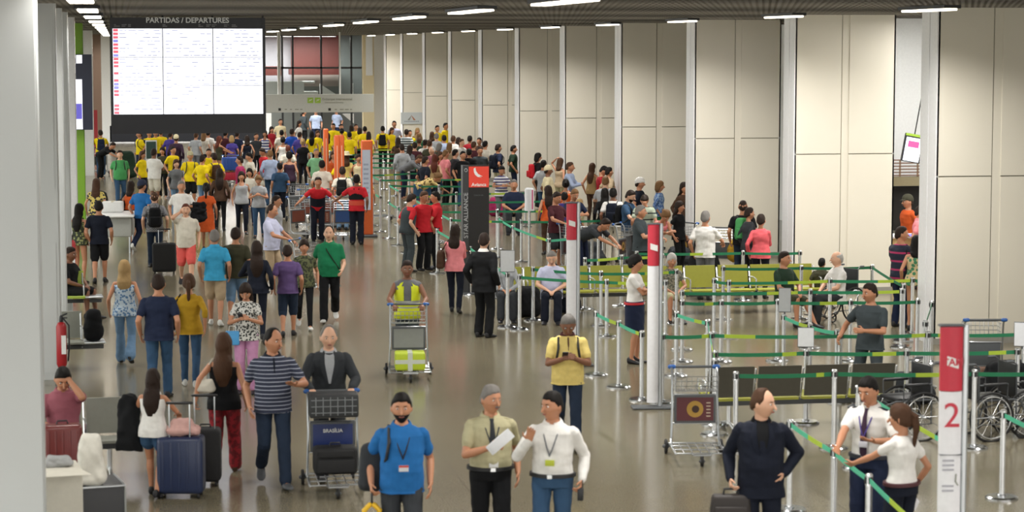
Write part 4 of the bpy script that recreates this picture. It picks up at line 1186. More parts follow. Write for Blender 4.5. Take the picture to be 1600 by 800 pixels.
# orange totems
for px, py, lab, wp in ((509, 201, 'leftmost slim orange totem standing in the far crowd', False), (526, 211, 'middle slim orange totem standing in the far crowd', False), (532, 213, 'orange totem half hidden behind the middle one', False), (573, 219, 'wide orange totem with a white printed front panel', True)):
    loc = on_z(px, py, 2.485); loc.z = 0
    if px == 532: loc.y += 1.0; loc.x += .12
    t = thing('sign_totem', lab, 'sign', loc, facing(loc, 10))
    w_ = .15 if wp else .075
    M_o = mat('orange totem', 'D8642F', .45)
    g = G(); g.rbox((0, 0, 1.27), (2 * w_, .12, 2.43), .04); g.build('panel', M_o, t)
    g = G(); g.rbox((0, 0, .03), (.5, .3, .06), .02); g.build('base', M_greyp, t)
    if wp: g = G(); g.bb(-w_ + .02, w_ - .07, -.07, -.058, .7, 2.24); pp = g.build('notice', mat('pale notice', 'C9D2E2', .5), t, False); g = G(); _ = [g.bb(-w_ + .05, w_ - .12, -.074, -.07, 1.0 + k * .12, 1.05 + k * .12) for k in range(8)]; g.build('notice_print', mat('faint blue print', 'A3AEC4', .5), pp, False)
    else: g = G(); g.bb(-.012, .012, -.064, -.058, .9, 2.2); g.build('lettering_strip', mat('pale peach strip', 'E8B59A', .5), t, False)

# ================================================================== queue barriers
Q1 = 'queue posts of the right hand check-in maze'; Q2 = 'queue posts along the open aisle'; Q3 = 'far queue posts'
def rowline(pts, where, **k): return line(pts, 'queue posts of the ' + where, where, **k)
W1 = 'row with the long belt just behind the attendants, right'
a = rowline([(1150, 580), (1304, 577), (1523, 577), (1660, 575)], 'long belt row beyond the two attendants', limes=[(.8, .95), (.55, .8)])
b = rowline([(1118, 547), (1260, 545), (1417, 545), (1590, 543)], 'row crossing behind the man in grey tee', limes=[(.75, .95), (.7, .9)])
c = rowline([(1341, 602), (1490, 690)], 'short run hidden behind the number 2 totem', m0=M_mint)
d = rowline([(1235, 655), (1304, 698), (1358, 740), (1440, 815)], 'diagonal run beside the man with the briefcase', limes=[(.45, .75), None], m0=M_mint)
e = rowline([(1568, 640), (1680, 690)], 'run at the right edge beside the totem', m0=M_mint, limes=[None])
f = rowline([(1057, 486), (1106, 499), (1117, 560)], 'run behind the empty trolley', m0=M_mint)
g_ = rowline([(1035, 520), (1112, 518), (1313, 519), (1450, 517), (1600, 516)], 'row the man in grey tee leans on', limes=[(.8, .98), (.1, .3)])
h_ = rowline([(1225, 490), (1266, 505), (1308, 519)], 'short slanting run left of the man in grey tee', m0=M_mint, limes=[(.6, .99), None])
i_ = rowline([(1066, 468), (1127, 468), (1215, 467), (1329, 467), (1434, 466)], 'third row in front of the green seats', limes=[(.6, .8), None])
j_ = rowline([(1066, 453), (1266, 451), (1409, 450)], 'second row in front of the green seats', limes=[(.7, .95), (.55, .98)])
k__ = rowline([(1116, 434), (1139, 436), (1297, 434), (1426, 433), (1470, 432)], 'row level with the green backrests', limes=[None, (.6, .98), (.6, .98)])
l_ = rowline([(1130, 415), (1252, 414), (1363, 413), (1412, 440)], 'row crossing the wheelchair user', limes=[None, None])
m_ = rowline([(995, 392), (1161, 391), (1250, 391)], 'row behind the green seats', limes=[(.5, .7), None])
n_ = rowline([(1446, 500), (1456, 470)], 'pair beside the white fin', limes=[None])
# aisle side
o_ = rowline([(932, 485), (967, 500), (1003, 518)], 'slanting run beside the man in yellow polo', limes=[(.6, .95), (.75, .98)], m0=M_mint)
p_ = rowline([(833, 416), (939, 423), (1057, 420)], 'first row in front of the seated men', limes=[None, (.6, .9)])
q_ = rowline([(812, 428), (948, 436), (1040, 437)], 'second row in front of the seated men', limes=[None, (.2, .9)])
r_ = rowline([(683, 357), (735, 384), (793, 427)], 'run past the woman in pink', m0=M_mint, limes=[None])
s_ = rowline([(914, 402), (971, 398), (1035, 396)], 'run behind the first red topped totem', limes=[(.3, .9)])
u_ = rowline([(779, 338), (802, 352), (858, 372), (925, 364)], 'run behind the black airline totem', m0=M_mint, limes=[None, (.7, .9)])
v_ = rowline([(866, 330), (885, 350), (935, 362)], 'run behind the man in maroon', m0=M_mint, limes=[None])
# long aisle line towards the far end, and the cross belts of the far maze
rnd = random.Random(11)
Y0 = 52.0; prev = None; far = []
for k in range(22):
    y = 52.5 + k * 2.05
    p = post(0, 0, 'brushed steel post in the long file of posts edging the aisle', 'posts of the long file edging the aisle', at=(6.72 + .012 * (y - 50), y, 0))
    if prev and k % 3: belt(prev, p, None, m0=M_green if k % 2 else M_mint)
    prev = p; far.append(p)
far2 = []; prev = None
for k in range(16):
    y = 50.6 + k * 2.6
    p = post(0, 0, 'brushed steel post in the second file of posts from the aisle', 'posts of the second file from the aisle', at=(7.5 + .012 * (y - 50), y, 0))
    if prev and k % 2: belt(prev, p, None, m0=M_mint)
    prev = p; far2.append(p)
far3 = []
for k in range(12):
    y = 49.8 + k * 3.3
    q = post(0, 0, 'brushed steel post in the middle of the far queue maze', 'posts in the middle of the far queue maze', at=(9.0, y, 0)); far3.append(q)
    q2 = post(0, 0, 'brushed steel post near the wall in the far queue maze', 'posts near the wall in the far queue maze', at=(10.9, y, 0))
    p = min(far2, key=lambda o: abs(o.location.y - y)); belt(p, q, (.3, .55) if k % 3 == 0 else None); belt(q, q2, (.5, .8) if k % 2 else None)
# paper holders on posts
def holder(px, py, w_, h_, label, m, z=.97, face=0):
    loc = on_z(px, py, z); t = thing('notice_holder', label, 'notice', (loc.x, loc.y, z), facing(loc, face))
    g = G(); g.bb(-w_ / 2, w_ / 2, -.006, .006, .03, .03 + h_); g.build('sheet', m, t, False)
    g = G(); g.bb(-w_ / 2 - .006, w_ / 2 + .006, .006, .014, .02, .04 + h_); g.tube([(0, .01, -.01), (0, .01, .05)], .012, 8, round_=False); g.build('frame', M_greyp, t)
    return t
M_pap = mat('white paper', 'E4E6EA', .6); M_papg = mat('grey sheet', 'B9BCBE', .5)
holder(1259, 545, .20, .24, 'white paper notice on a post behind the man with the briefcase', M_pap)
holder(1226, 490, .17, .34, 'tall grey notice on a post beside the seated man in dark green', M_papg)
holder(793, 427, .24, .36, 'pale grey notice covering the seated person in grey', M_papg)
holder(1597, 544, .2, .30, 'white notice cut off by the right edge of the picture', M_pap)
lc = on_z(827, 352, .97)
t = holder(827, 352, .26, .0, 'tall white and pink notice on a pole beside the man in navy polo', M_pap)
g = G(); g.disc((0, 0, .32), .10, .50, 18, bev=.05); g.build('sleeve', M_pap, t)
g = G(); g.bb(.02, .085, -.085, -.06, .36, .78); g.build('pink_print', mat('pink print', 'E0709A', .5), t, False)
g = G(); g.tube([(0, 0, -.95), (0, 0, .34)], .03, 12, round_=False); g.disc((0, 0, -.97), .17, .03); g.build('pole', M_chrome, t)

# ================================================================== benches and wheelchairs
def bench_at(px, py, n, label, z=.84, face=0, **k):
    loc = on_z(px, py, z); loc.z = 0
    rz = R(face)
    loc = loc + Matrix.Rotation(rz, 3, 'Z') @ Vector((0, -.28, 0))
    return bench(loc, rz, n, label, **k)
bench_at(895, 416, 5, 'yellow green waiting seats with the man in lilac tee on them', seatc='9C9C38')
bench_at(1145, 414, 5, 'yellow green waiting seats in front of the coral jacket woman', seatc='9C9C38')
bench_at(1255, 570, 4, 'grey backed waiting bench seen from behind, beyond the man with the briefcase', face=180, seatc='A8A83C', backc='4F4C42')
g = G()
for (px, py, f_, lab) in ((1430, 690, -80, 'empty wheelchair just left of the number 2 totem'), (1548, 690, 100, 'empty wheelchair just right of the number 2 totem'), (1610, 684, 95, 'empty wheelchair cut off by the right edge of the picture')):
    l0 = on_z(px, py, 0); wheelchair((l0.x, l0.y + .3, 0), R(f_), lab)
l0 = on_z(1296, 512, 0); wheelchair((on_z(1312, 500, 0).x, on_z(1312, 500, 0).y, 0), R(-62), 'wheelchair carrying the bald man in the white shirt')
bl = on_z(1500, 620, .45)
blob('duffel_bag', 'dark grey duffel bag piled behind the number 2 totem', 'bag', on_z(1400, 596, .3), (1.1, .5, .42), 'charcoal', at_z=0, seed=4)
blob('duffel_bag', 'long black holdall lying behind the wheelchairs at the right edge', 'bag', on_z(1585, 590, .3), (1.0, .5, .55), 'black', at_z=0, seed=5)
blob('cardboard_box', 'brown wrapped box on the floor by the right wall', 'box', on_z(1552, 575, .25), (.7, .4, .32), '7A5B4A', at_z=0, seed=6)
t = cart(on_z(1530, 610, 0) * 1, R(170), 'trolley with blue grips parked behind the number 2 totem')
t = cart(on_z(1088, 715, 0), R(-8), 'empty luggage trolley with a maroon picture panel in front of the queue', ad='5A2228')

# left side benches and bags
b1 = bench((on_z(131, 499, 0).x - .52, on_z(131, 499, 0).y, 0), R(4), 2, 'yellow green bench with a side table beside the seated man in black, left edge', pitch=.52)
b2 = bench((on_z(129, 576, 0).x - .52, on_z(129, 576, 0).y, 0), R(4), 2, 'grey bench holding a black bag beside the fire extinguisher cabinet', seatc='8E9086', pitch=.52)
c_ = b2.location
for b_ in (b1, b2):
    g = G(); g.rbox((.70, -.02, .41), (.32, .44, .03), .012); g.build('side_table', M_alu, b_)
    g = G(); g.bb(.4, .84, -.04, .04, .30, .36); g.build('beam', M_greyp, b_, False)
blob('holdall', 'rounded black holdall standing on the grey bench at left', 'bag', (c_.x + .69, c_.y + .0), (.32, .30, .48), 'black', at_z=.426, seed=9, taper=.75)
pe = on_y(96, 530, 32.7)
t = thing('fire_extinguisher', 'red fire extinguisher with a white label beside the second bench, left edge', 'fire extinguisher', (pe.x, 32.7, 0))
g = G(); g.bb(-.03, .03, .06, .09, 0, .95); g.tube([(0, 0, 0), (0, 0, .26)], .03, 10, round_=False); g.disc((0, 0, 0), .10, .03); g.build('stand', M_greyp, t, False)
g = G(); g.tube([(0, 0, .30), (0, 0, .84)], .075, 18); g.build('cylinder', mat('extinguisher red', 'A51F26', .35), t)
g = G(); g.tube([(0, 0, .90), (0, 0, .98)], .025, 10); g.tube([(-.01, 0, .99), (.08, -.02, 1.03)], .012, 6); g.tube([(-.01, 0, .97), (.08, -.02, .97)], .010, 6); g.build('valve', M_blackm, t)
g = G(); g.tube([(.03, 0, .96), (.11, -.02, .86), (.11, -.03, .55), (.09, -.03, .35)], .012, 8); g.build('hose', M_blackm, t)
g = G(); g.bb(.0, .065, -.078, -.06, .45, .72); g.build('label', M_white, t, False)
t = thing('fire_extinguisher', 'small red fire extinguisher beside the woman in the long dark dress', 'fire extinguisher', (on_z(113, 455, 0).x, on_z(113, 455, 0).y, 0))
g = G(); g.tube([(0, 0, .07), (0, 0, .95)], .085, 18); g.build('cylinder', mat('extinguisher red', 'A51F26', .35), t)
g = G(); g.tube([(0, 0, 1.02), (0, 0, 1.1)], .025, 10); g.tube([(0, 0, 1.1), (.08, 0, 1.12)], .012, 6); g.build('valve', M_blackm, t)
g = G(); g.bb(0, .07, -.09, -.07, .45, .8); g.build('label', M_white, t, False)
b3 = bench((on_z(96, 566, 1.305).x + .25, on_z(96, 566, 1.305).y, 0), R(4), 2, 'grey bench under the seated man in the rose polo shirt', seatc='8E9086')
L3 = b3.location
suitcase((on_y(97, 655, L3.y - 1.15).x, L3.y - 1.15, 0), R(4), 'large brick red suitcase in front of the man in the rose polo', w=.42, d=.26, h=.74, c='6E2A28', handle=0)
yb = 20.9
x_ = on_y(88, 730, yb).x; z_ = on_y(88, 728, yb).z
t = thing('shipping_box', 'pale cardboard box in the bottom left corner', 'box', (x_, yb, 0), R(8))
g = G(); g.rbox((0, 0, z_ / 2), (.42, .5, z_), .01); g.build('carton', mat('pale carton', 'CFCBBE', .7), t)
g = G(); g.quad([(-.2, -.25, z_ + .002), (.2, -.25, z_ + .002), (.27, -.42, z_ - .02), (-.15, -.42, z_ - .02)]); g.build('flap', mat('pale carton', 'CFCBBE'), t)
g = G(); g.ell((.0, 0, z_ + .03), (.13, .11, .04)); me = remesh(g, .012, 1, fold=.02); o = put('plastic_pouch', me, [None], None) if False else None
blob('pouch', 'crumpled clear plastic pouch on top of the pale box', 'bag', (x_ + .02, yb), (.26, .2, .09), '9B9C9C', at_z=z_ + .001, seed=12)
yc = 21.6; x2 = on_y(146, 750, yc).x; z2 = max(on_y(146, 752, yc).z, .12)
t = thing('flight_case', 'low black flight case under the white carrier bag', 'case', (x2, yc, 0), R(10))
g = G(); g.rbox((0, 0, z2 / 2), (.50, .6, z2), .015); g.build('case_body', M_blackm, t)
g = G()
for sx in (-1, 1):
    g.tube([(sx * .25, -.3, z2), (sx * .25, .3, z2)], .010, 6); g.tube([(sx * .25, -.3, 0.01), (sx * .25, -.3, z2)], .010, 6)
g.tube([(-.25, -.3, z2), (.25, -.3, z2)], .010, 6); g.build('metal_edge', M_alu, t)
blob('carrier_bag', 'white plastic carrier bag standing on the black case, left', 'bag', (x2 - .02, yc - .19), (.28, .18, .50), 'D9D6CC', at_z=z2, seed=21, taper=.72)
t = thing('umbrella', 'folded black umbrella sticking up behind the white carrier bag', 'umbrella', (on_y(147, 690, yc + .4).x, yc + .35, 0))
g = G(); g.tube([(0, 0, .02), (0, 0, .3), (0, 0, .75), (0, 0, .98)], [.012, .03, .035, .03], 8); g.build('canopy', cm('black'), t)
g = G(); g.tube([(0, 0, .98), (0, 0, 1.05), (.03, 0, 1.09)], .012, 8); g.build('handle', M_blackm, t)

# counters near the left
l0 = on_z(182, 392, 0)
t = thing('counter', 'white topped aluminium counter beside the man in the black tee', 'counter', (l0.x, l0.y, 0), R(-4))
g = G(); g.rbox((0, 0, .88), (.95, 1.6, .05), .02); g.build('worktop', M_white, t)
g = G(); g.rbox((0, 0, .62), (.80, 1.3, .46), .02); g.build('body', mat('pale grey counter', 'A9ABA6', .5), t)
for sx in (-1, 1):
    for sy in (-1, 1): g = G(); g.tube([(sx * .36, sy * .6, 0), (sx * .36, sy * .6, .42)], .025, 8, round_=False); g.build('leg', M_alu, t)
g = G(); g.rbox((.0, .35, .125), (.5, .5, .25), .03); t2 = thing('carton', 'white carton standing on the aluminium counter', 'box', (l0.x - .1, l0.y + .1, .905), R(-4)); g.build('carton_body', M_white, t2); g = G(); g.box((0, .35, .252), (.06, .5, .004)); g.build('tape', mat('cream tape', 'C9BFA5'), t2)
# ================================================================== people, nearest first
P = person
# --- foreground
r1, a1 = P(627, 608, 1.78, face=4, legs='walkA', aL='down', aR='carry', turn=-4, nod=2, top='polo', tc='blue', bot='trousers', bc='charcoal', hair='short', hc='black', skin='m', beard='full', fat=.05, shoe='black', label='bearded man in bright blue polo with lanyard walking towards the camera')
r2, a2 = P(766, 595, 1.76, face=8, legs='stepA', aL='down', aR='phone', turn=26, nod=3, top='shirt', tc='khaki', bot='trousers', bc='black', hair='short', hc='grey', skin='m', beard='m', fat=.07, tuck=True, belt='black', label='moustached man in khaki uniform shirt holding white papers')
r3, a3 = P(864, 605, 1.75, face=-10, legs='stepB', aL='carry', aR='raise', turn=-34, nod=2, top='shirt_long', tc='white', bot='jeans', bc='jean', hair='short', hc='black', skin='m', fat=.04, tuck=True, belt='black', label='man in white long sleeved shirt raising his hand as he talks')
r4, a4 = P(1190, 603, 1.78, face=6, legs='stand', aL='pocket', aR='carry', turn=58, nod=4, top='jacket', tc='darknavy', under='black', bot='trousers', bc='darknavy', hair='recede', hc='brown', skin='l', fat=.05, label='man in black jacket carrying a dark briefcase and looking right')
r5, a5 = P(1361, 583, 1.76, face=-22, legs='stand', aL='talk', aR='point', turn=-8, nod=16, top='shirt', tc='white', bot='trousers', bc='navy', hair='short', hc='black', skin='m', tuck=True, belt='darknavy', label='male attendant in white shirt and purple tie gesturing with his hand')
r6, a6 = P(1411, 629, 1.64, face=-128, legs='stand', aL='point', aR='down', turn=20, nod=4, sex='f', top='tee', tc='white', bot='trousers', bc='darknavy', hair='pony', hc='brown', skin='m', tuck=True, belt='maroon', label='ponytailed female attendant in white top seen from behind, right')
r7, a7 = P(425, 508, 1.82, face=8, legs='walkA', aL='talk', aR='down', turn=34, nod=4, collar='darknavy', top='polo', tc='navystripe', bot='jeans', bc='darkjean', hair='recede', hc='black', skin='m', fat=.05, shoe='grey', label='man in striped navy polo walking and talking beside the trolley')
r8, a8 = P(513, 503, 1.79, face=4, legs='walkB', aL='push', aR='push', turn=2, nod=6, top='jacket', tc='charcoal', under='lightgrey', bot='trousers', bc='charcoal', hair='recede', hc='grey', skin='l', label='balding man in grey jacket pushing a loaded luggage trolley')
r9, a9 = P(887, 483, 1.72, face=4, legs='walkA', aL='phone', aR='phone', nod=30, collar='maroon', top='polo', tc='paleyellow', bot='jeans', bc='darkjean', hair='short', hc='grey', skin='d', fat=.06, label='man in pale yellow polo looking down at his phone')
r10, a10 = P(349, 517, 1.68, face=172, legs='walkB', aL='pull', aR='down', sex='f', top='tank', tc='black', bot='trousers', bc='redprint', hair='vlong', hc='brown', skin='m', shoe='brown', label='woman in black sleeveless top and red patterned trousers, seen from behind')
r11, a11 = P(238, 573, 1.42, face=162, legs='stepA', aL='hold', aR='push', turn=10, sex='f', top='tank', tc='white', bot='shortshorts', bc='jean', hair='vlong', hc='dark', skin='m', shoe='black', label='long haired girl in denim shorts pushing the blue suitcase')
r12, a12 = P(247, 424, 1.78, face=174, legs='stepB', aL='down', aR='down', top='tee', tc='navy', bot='jeans', bc='jean', hair='recede', hc='dark', skin='m', fat=.04, label='man in navy tee and jeans walking away on the left')
r13, a13 = P(295, 425, 1.66, face=176, legs='stepA', aL='down', aR='back', sex='f', top='sleeve34', tc='mustard', bot='jeans', bc='jean', hair='pony', hc='brown', skin='m', shoe='white', label='woman in mustard top with a black shoulder bag walking away')
r14, a14 = P(194, 404, 1.66, face=176, legs='walkA', aL='down', aR='down', sex='f', top='tank', tc='bluefloral', bot='flare', bc='lightjean', hair='long', hc='blonde', skin='m', shoe='black', label='blonde woman in blue floral top and light flared jeans walking away')
r15, a15 = P(384, 438, 1.60, face=-6, legs='stand', aL='phone', aR='phone', nod=28, sex='f', top='tee', tc='bwfloral', bot='trousers', bc='lilac', hair='long', hc='dark', skin='m', label='woman in floral black and white top and lilac trousers checking her phone')
r16, a16 = P(335, 356, 1.72, face=176, legs='stepA', top='polo', tc='sky', bot='shorts', bc='beige', hair='short', hc='grey', skin='m', shoe='white', label='man in sky blue polo and beige shorts walking away')
r17, a17 = P(368, 353, 1.74, face=172, legs='stepB', top='tee', tc='olive', bot='longshorts', bc='lightjean', hair='short', hc='dark', skin='m', fat=.04, shoe='grey', label='man in dark olive tee and light denim shorts walking away')
r18, a18 = P(401, 374, 1.68, face=178, legs='stepA', aL='hold', aR='down', sex='f', top='long', tc='darknavy', bot='leggings', bc='darknavy', hair='vlong', hc='dark', skin='m', label='woman with very long dark hair dressed all in dark navy')
r19, a19 = P(449, 380, 1.58, face=178, legs='stepB', top='tee', tc='purple', bot='longshorts', bc='darkjean', hair='short', hc='dark', skin='m', shoe='black', label='boy in purple tee and denim shorts with white socks')
r20, a20 = P(475, 372, 1.60, face=2, legs='walkA', sex='f', top='tee', tc='camo', bot='leggings', bc='black', hair='bun', hc='dark', skin='m', fat=.03, shoe='white', label='woman in camouflage blouse and black leggings walking towards the camera')
r21, a21 = P(514, 350, 1.76, face=-2, legs='walkB', aL='fwd', turn=-2, top='polo', tc='green', bot='trousers', bc='black', hair='recede', hc='dark', skin='l', fat=.07, shoe='white', label='balding man in green polo with a bag strap across his chest')
r22, a22 = P(423, 316, 1.78, face=68, legs='stepA', aL='pushlow', aR='push', turn=-6, nod=10, top='polo', tc='lavender', bot='trousers', bc='beige', hair='recede', hc='dark', skin='m', fat=.06, label='balding man in pale polo and beige trousers pushing a trolley')
r23, a23 = P(431, 304, 1.70, face=74, legs='stand', top='shirt_long', tc='lightgrey', bot='trousers', bc='grey', hair='short', hc='dark', skin='m', label='dark haired man in pale lilac shirt behind the balding man in pale polo')
r24, a24 = P(636, 403, 1.70, face=2, legs='stepA', aL='push', aR='push', nod=4, top='vest', tc='grey', bot='trousers', bc='slate', hair='short', hc='dark', skin='d', label='worker in yellow high visibility vest pushing a small trolley')
r25, a25 = P(711, 348, 1.66, face=172, legs='stepA', aL='cross', aR='cross', turn=-10, sex='f', top='long', tc='pink', bot='jeans', bc='darknavy', hair='long', hc='dark', skin='m', label='woman in pink blouse with a brown bag, seen from behind')
r26, a26 = P(756, 362, 1.78, face=150, legs='stand', aL='down', aR='down', turn=16, top='jacket', tc='black', bot='trousers', bc='black', hair='short', hc='dark', skin='l', fat=.08, label='man in black suit standing with his back to the camera beside the airline totem')
r27, a27 = P(992, 396, 1.70, face=72, legs='stand', aL='cross', aR='cross2', sex='f', top='tee', tc='white', bot='skirt', bc='navy', hair='bun', hc='black', skin='m', tuck=True, belt='red', label='uniformed woman in white top and navy skirt with crossed arms')
r34, a34 = P(1361, 438, 1.74, face=-24, legs='wide', aL='belly', aR='reach', turn=-24, nod=4, top='tee', tc='slate', bot='jeans', bc='slate', hair='short', hc='dark', skin='m', shoe='grey', label='man in grey tee leaning his hand on a queue post')
# --- seated
r28, a28 = P(862, 388, 1.72, face=0, legs='sit', aL='lap', aR='lap', nod=24, top='tee', tc='lavender', bot='trousers', bc='darknavy', hair='shaved', hc='grey', skin='l', fat=.07, label='bald seated man in lilac tee reading his phone')
r29, a29 = P(790, 390, 1.66, face=4, legs='sit', aL='lap', aR='lap', nod=10, sex='f', top='long', tc='lightgrey', bot='trousers', bc='charcoal', hair='mid', hc='dark', skin='m', label='seated woman in grey behind the pale notice')
r30, a30 = P(1049, 394, 1.62, face=14, legs='sit', aL='lap', aR='lap', nod=8, sex='f', top='tee', tc='graycamo', bot='shorts', bc='khaki', hair='bob', hc='white', skin='m', label='seated woman with white hair and mottled grey top')
r31, a31 = P(1225, 391, 1.74, face=48, legs='sitout', aL='lap', aR='lap', turn=16, top='tee', tc='darkgreen', bot='shorts', bc='olive', hair='short', hc='dark', skin='m', fat=.04, label='seated man in dark green tee leaning forward on the green seats')
wc = None
r32, a32 = P(1309, 391, 1.72, face=-62, legs='sit', aL='lap', aR='lap', turn=-10, top='polo', tc='white', bot='trousers', bc='charcoal', hair='bald', hc='white', skin='l', fat=.05, label='bald elderly man in white shirt sitting in a wheelchair')
r33, a33 = P(1284, 402, 1.30, face=160, legs='sit', top='tee', tc='olive', bot='shorts', bc='black', hair='short', hc='black', skin='m', label='dark haired child sitting with back turned beside the wheelchair')
r38, a38 = P(97, 567, 1.76, face=6, legs='sit', aL='brow', aR='lap', nod=28, top='polo', tc='rose', bot='jeans', bc='darknavy', hair='short', hc='black', skin='m', label='seated man in rose polo with his hand on his brow')
r39, a39 = P(108, 384, 1.72, face=60, legs='sit', aL='lap', aR='lap', nod=6, top='tee', tc='black', bot='shorts', bc='black', hair='short', hc='dark', skin='d', label='seated man in black tee half hidden by the left columns')
r40, a40 = P(40, 628, 1.70, face=90, legs='sit', aL='lap', aR='lap', nod=20, top='tee', tc='offwhite', bot='trousers', bc='darknavy', hair='short', hc='dark', skin='m', label='person in off white tee mostly hidden behind the nearest left column')
# --- left, middle distance
M_ = []
def Q(px, py, label, face=180, **k):
    k.setdefault('H', 1.70); return P(px, py, face=face, label=label, **k)
Q(123, 317, 'dark haired woman in long patterned dress beside the left columns', 150, sex='f', H=1.66, top='tank', tc='darkfloral', bot='dress', dl=1, hair='vlong', hc='black')
Q(154, 311, 'man in black tee and black shorts beside the aluminium counter', 176, legs='stepB', top='tee', tc='darknavy', bot='shorts', bc='black', hair='short', hc='black', H=1.74)
Q(150, 278, 'woman in yellow and navy floral top by the green column', 170, sex='f', top='tee', tc='yellowfloral', bot='jeans', bc='navy', hair='long', hc='brown')
rgo = Q(204, 281, 'woman in orange top and black skirt with a big black bag', 150, sex='f', legs='stepA', aR='hold', top='tank', tc='orange', bot='skirt', bc='black', hair='mid', hc='dark', H=1.64)
Q(221, 280, 'man in blue tee and navy cap striding left', 150, legs='walkB', top='tee', tc='blue', bot='jeans', bc='navy', hair='short', hat='cap', hatc='navy', H=1.76, shoe='white', turn=-20)
rb1 = Q(241, 297, 'shaven headed man in checked shirt wearing a black backpack', 182, legs='stepA', top='shirt', tc='plaid', bot='jeans', bc='darkjean', hair='shaved', hc='brown', skin='l', H=1.72, aL='down', aR='carry')
rgj = Q(283, 280, 'grey haired man in white polo carrying a jacket over his arm', 8, legs='stepA', aL='hold', top='polo', tc='white', bot='trousers', bc='beige', hair='short', hc='grey', skin='m', fat=.06, H=1.76)
Q(290, 315, 'shaven headed man in cream polo and salmon shorts on the phone', 2, legs='walkA', aR='ear', aL='down', top='polo', tc='offwhite', bot='shorts', bc='salmon', hair='shaved', hc='red', skin='l', fat=.05, H=1.76)
Q(322, 284, 'woman in loose orange dress walking away', 176, sex='f', legs='stepA', top='tee', tc='orange', bot='dress', hair='pony', hc='black', H=1.66)
Q(343, 262, 'woman with waist length dark hair and brown clothes', 176, sex='f', top='long', tc='brown', bot='jeans', bc='black', hair='vlong', hc='dark', H=1.68)
rb2 = Q(187, 233, 'man in green polo with backpack straps walking towards the camera', 4, legs='walkB', top='polo', tc='leaf', bot='jeans', bc='jean', hair='short', hc='dark', skin='l', H=1.78, fat=.06)
rb3 = Q(157, 202, 'man in yellow tee with a navy backpack pushing a trolley away', 184, top='tee', tc='yellow', bot='jeans', bc='jean', hair='short', hc='dark', skin='m', H=1.76, aL='push', aR='push')
Q(176, 226, 'person in black bending over a loaded trolley', 60, lean=62, aL='lean', aR='lean', top='tee', tc='black', bot='jeans', bc='black', hair='short', hc='dark', H=1.7)
Q(240, 231, 'heavy man in white tee and white shorts standing sideways', 150, top='tee', tc='white', bot='shorts', bc='offwhite', hair='short', hc='dark', skin='d', H=1.80, fat=.09, aL='phone', aR='phone')
Q(222, 235, 'girl in yellow tee with brown hair standing behind the green polo man', 50, sex='f', top='tee', tc='yellow', bot='jeans', bc='navy', hair='mid', hc='brown', H=1.62)
Q(254, 229, 'woman in dark olive top holding a phone', -20, sex='f', aL='phone', aR='phone', top='long', tc='olive', bot='jeans', bc='black', hair='mid', hc='dark', H=1.66)
Q(270, 227, 'teenage boy in plain yellow tee looking right', 40, top='tee', tc='yellow', bot='shorts', bc='black', hair='short', hc='black', H=1.70)
Q(275, 248, 'laughing woman in grey tee with long brown hair', 14, sex='f', top='tee', tc='grey', bot='jeans', bc='lightjean', hair='vlong', hc='brown', skin='l', H=1.66)
rb4 = Q(297, 236, 'man in yellow tee wearing a straw coloured cap', 6, top='tee', tc='yellow', bot='shorts', bc='black', hair='short', hat='cap', hatc='khaki', H=1.74)
Q(316, 241, 'yellow tee man with a black backpack turned to the right', 140, top='tee', tc='yellow', bot='jeans', bc='lightjean', hair='short', hc='dark', H=1.72)
Q(326, 231, 'man in yellow tee facing the camera between two backpackers', 4, top='tee', tc='yellow', bot='shorts', bc='navy', hair='short', hc='dark', H=1.72)
rb5 = Q(335, 238, 'man in yellow tee wearing a dark drawstring bag, seen from behind', 196, top='tee', tc='yellow', bot='jeans', bc='black', hair='short', hc='dark', H=1.76)
Q(377, 266, 'smiling woman in pale grey tank top and dark trousers', 4, sex='f', legs='stepA', top='tank', tc='lightgrey', bot='jeans', bc='darknavy', hair='mid', hc='dark', H=1.66, skin='m')
Q(404, 271, 'woman in grey tee and blue jeans looking at her hands', -4, sex='f', legs='stepB', aL='phone', aR='phone', nod=16, top='tee', tc='lightgrey', bot='jeans', bc='jean', hair='bun', hc='light', H=1.64)
Q(390, 262, 'dark haired person in white between the two women in grey', -10, sex='f', top='tee', tc='offwhite', bot='jeans', bc='navy', hair='bob', hc='black', H=1.58)
Q(375, 243, 'man in magenta tee turned to the left', -100, top='tee', tc='magenta', bot='jeans', bc='brown', hair='short', hc='dark', H=1.70)
Q(391, 237, 'man in cream tee bending his head to the left', -80, nod=14, top='tee', tc='offwhite', bot='jeans', bc='navy', hair='short', hc='black', H=1.70)
Q(422, 233, 'broad man in pale blue shirt and jeans, seen from behind', 172, top='shirt_long', tc='paleblue', bot='jeans', bc='jean', hair='short', hc='light', H=1.76, fat=.05)
Q(412, 230, 'man in red tee with bowed head left of the pale blue shirt', -60, nod=20, top='tee', tc='red', bot='shorts', bc='offwhite', hair='short', hc='dark', H=1.68)
Q(414, 203, 'woman in blue and white striped strapless dress reaching left', -14, sex='f', aL='down', aR='wide', top='tank', tc='stripedress', bot='dress', dl=1, hair='long', hc='dark', skin='m', H=1.68)
Q(386, 211, 'woman in black top and white shorts', 190, sex='f', top='tank', tc='darknavy', bot='shorts', bc='white', hair='mid', hc='dark', H=1.66)
Q(342, 212, 'woman in olive dress reaching her arm to the right', 120, sex='f', aL='point', aR='point', top='tank', tc='olive', bot='dress', dl=1, hair='long', hc='red', H=1.68)
Q(362, 211, 'blonde person in royal blue top behind the loaded trolley', 184, sex='f', top='tee', tc='violet', bot='jeans', bc='navy', hair='bob', hc='blonde', H=1.64)
Q(318, 205, 'woman in white tee and jean shorts with a grey backpack', 170, sex='f', top='tee', tc='offwhite', bot='shorts', bc='darkjean', hair='mid', hc='light', H=1.66)
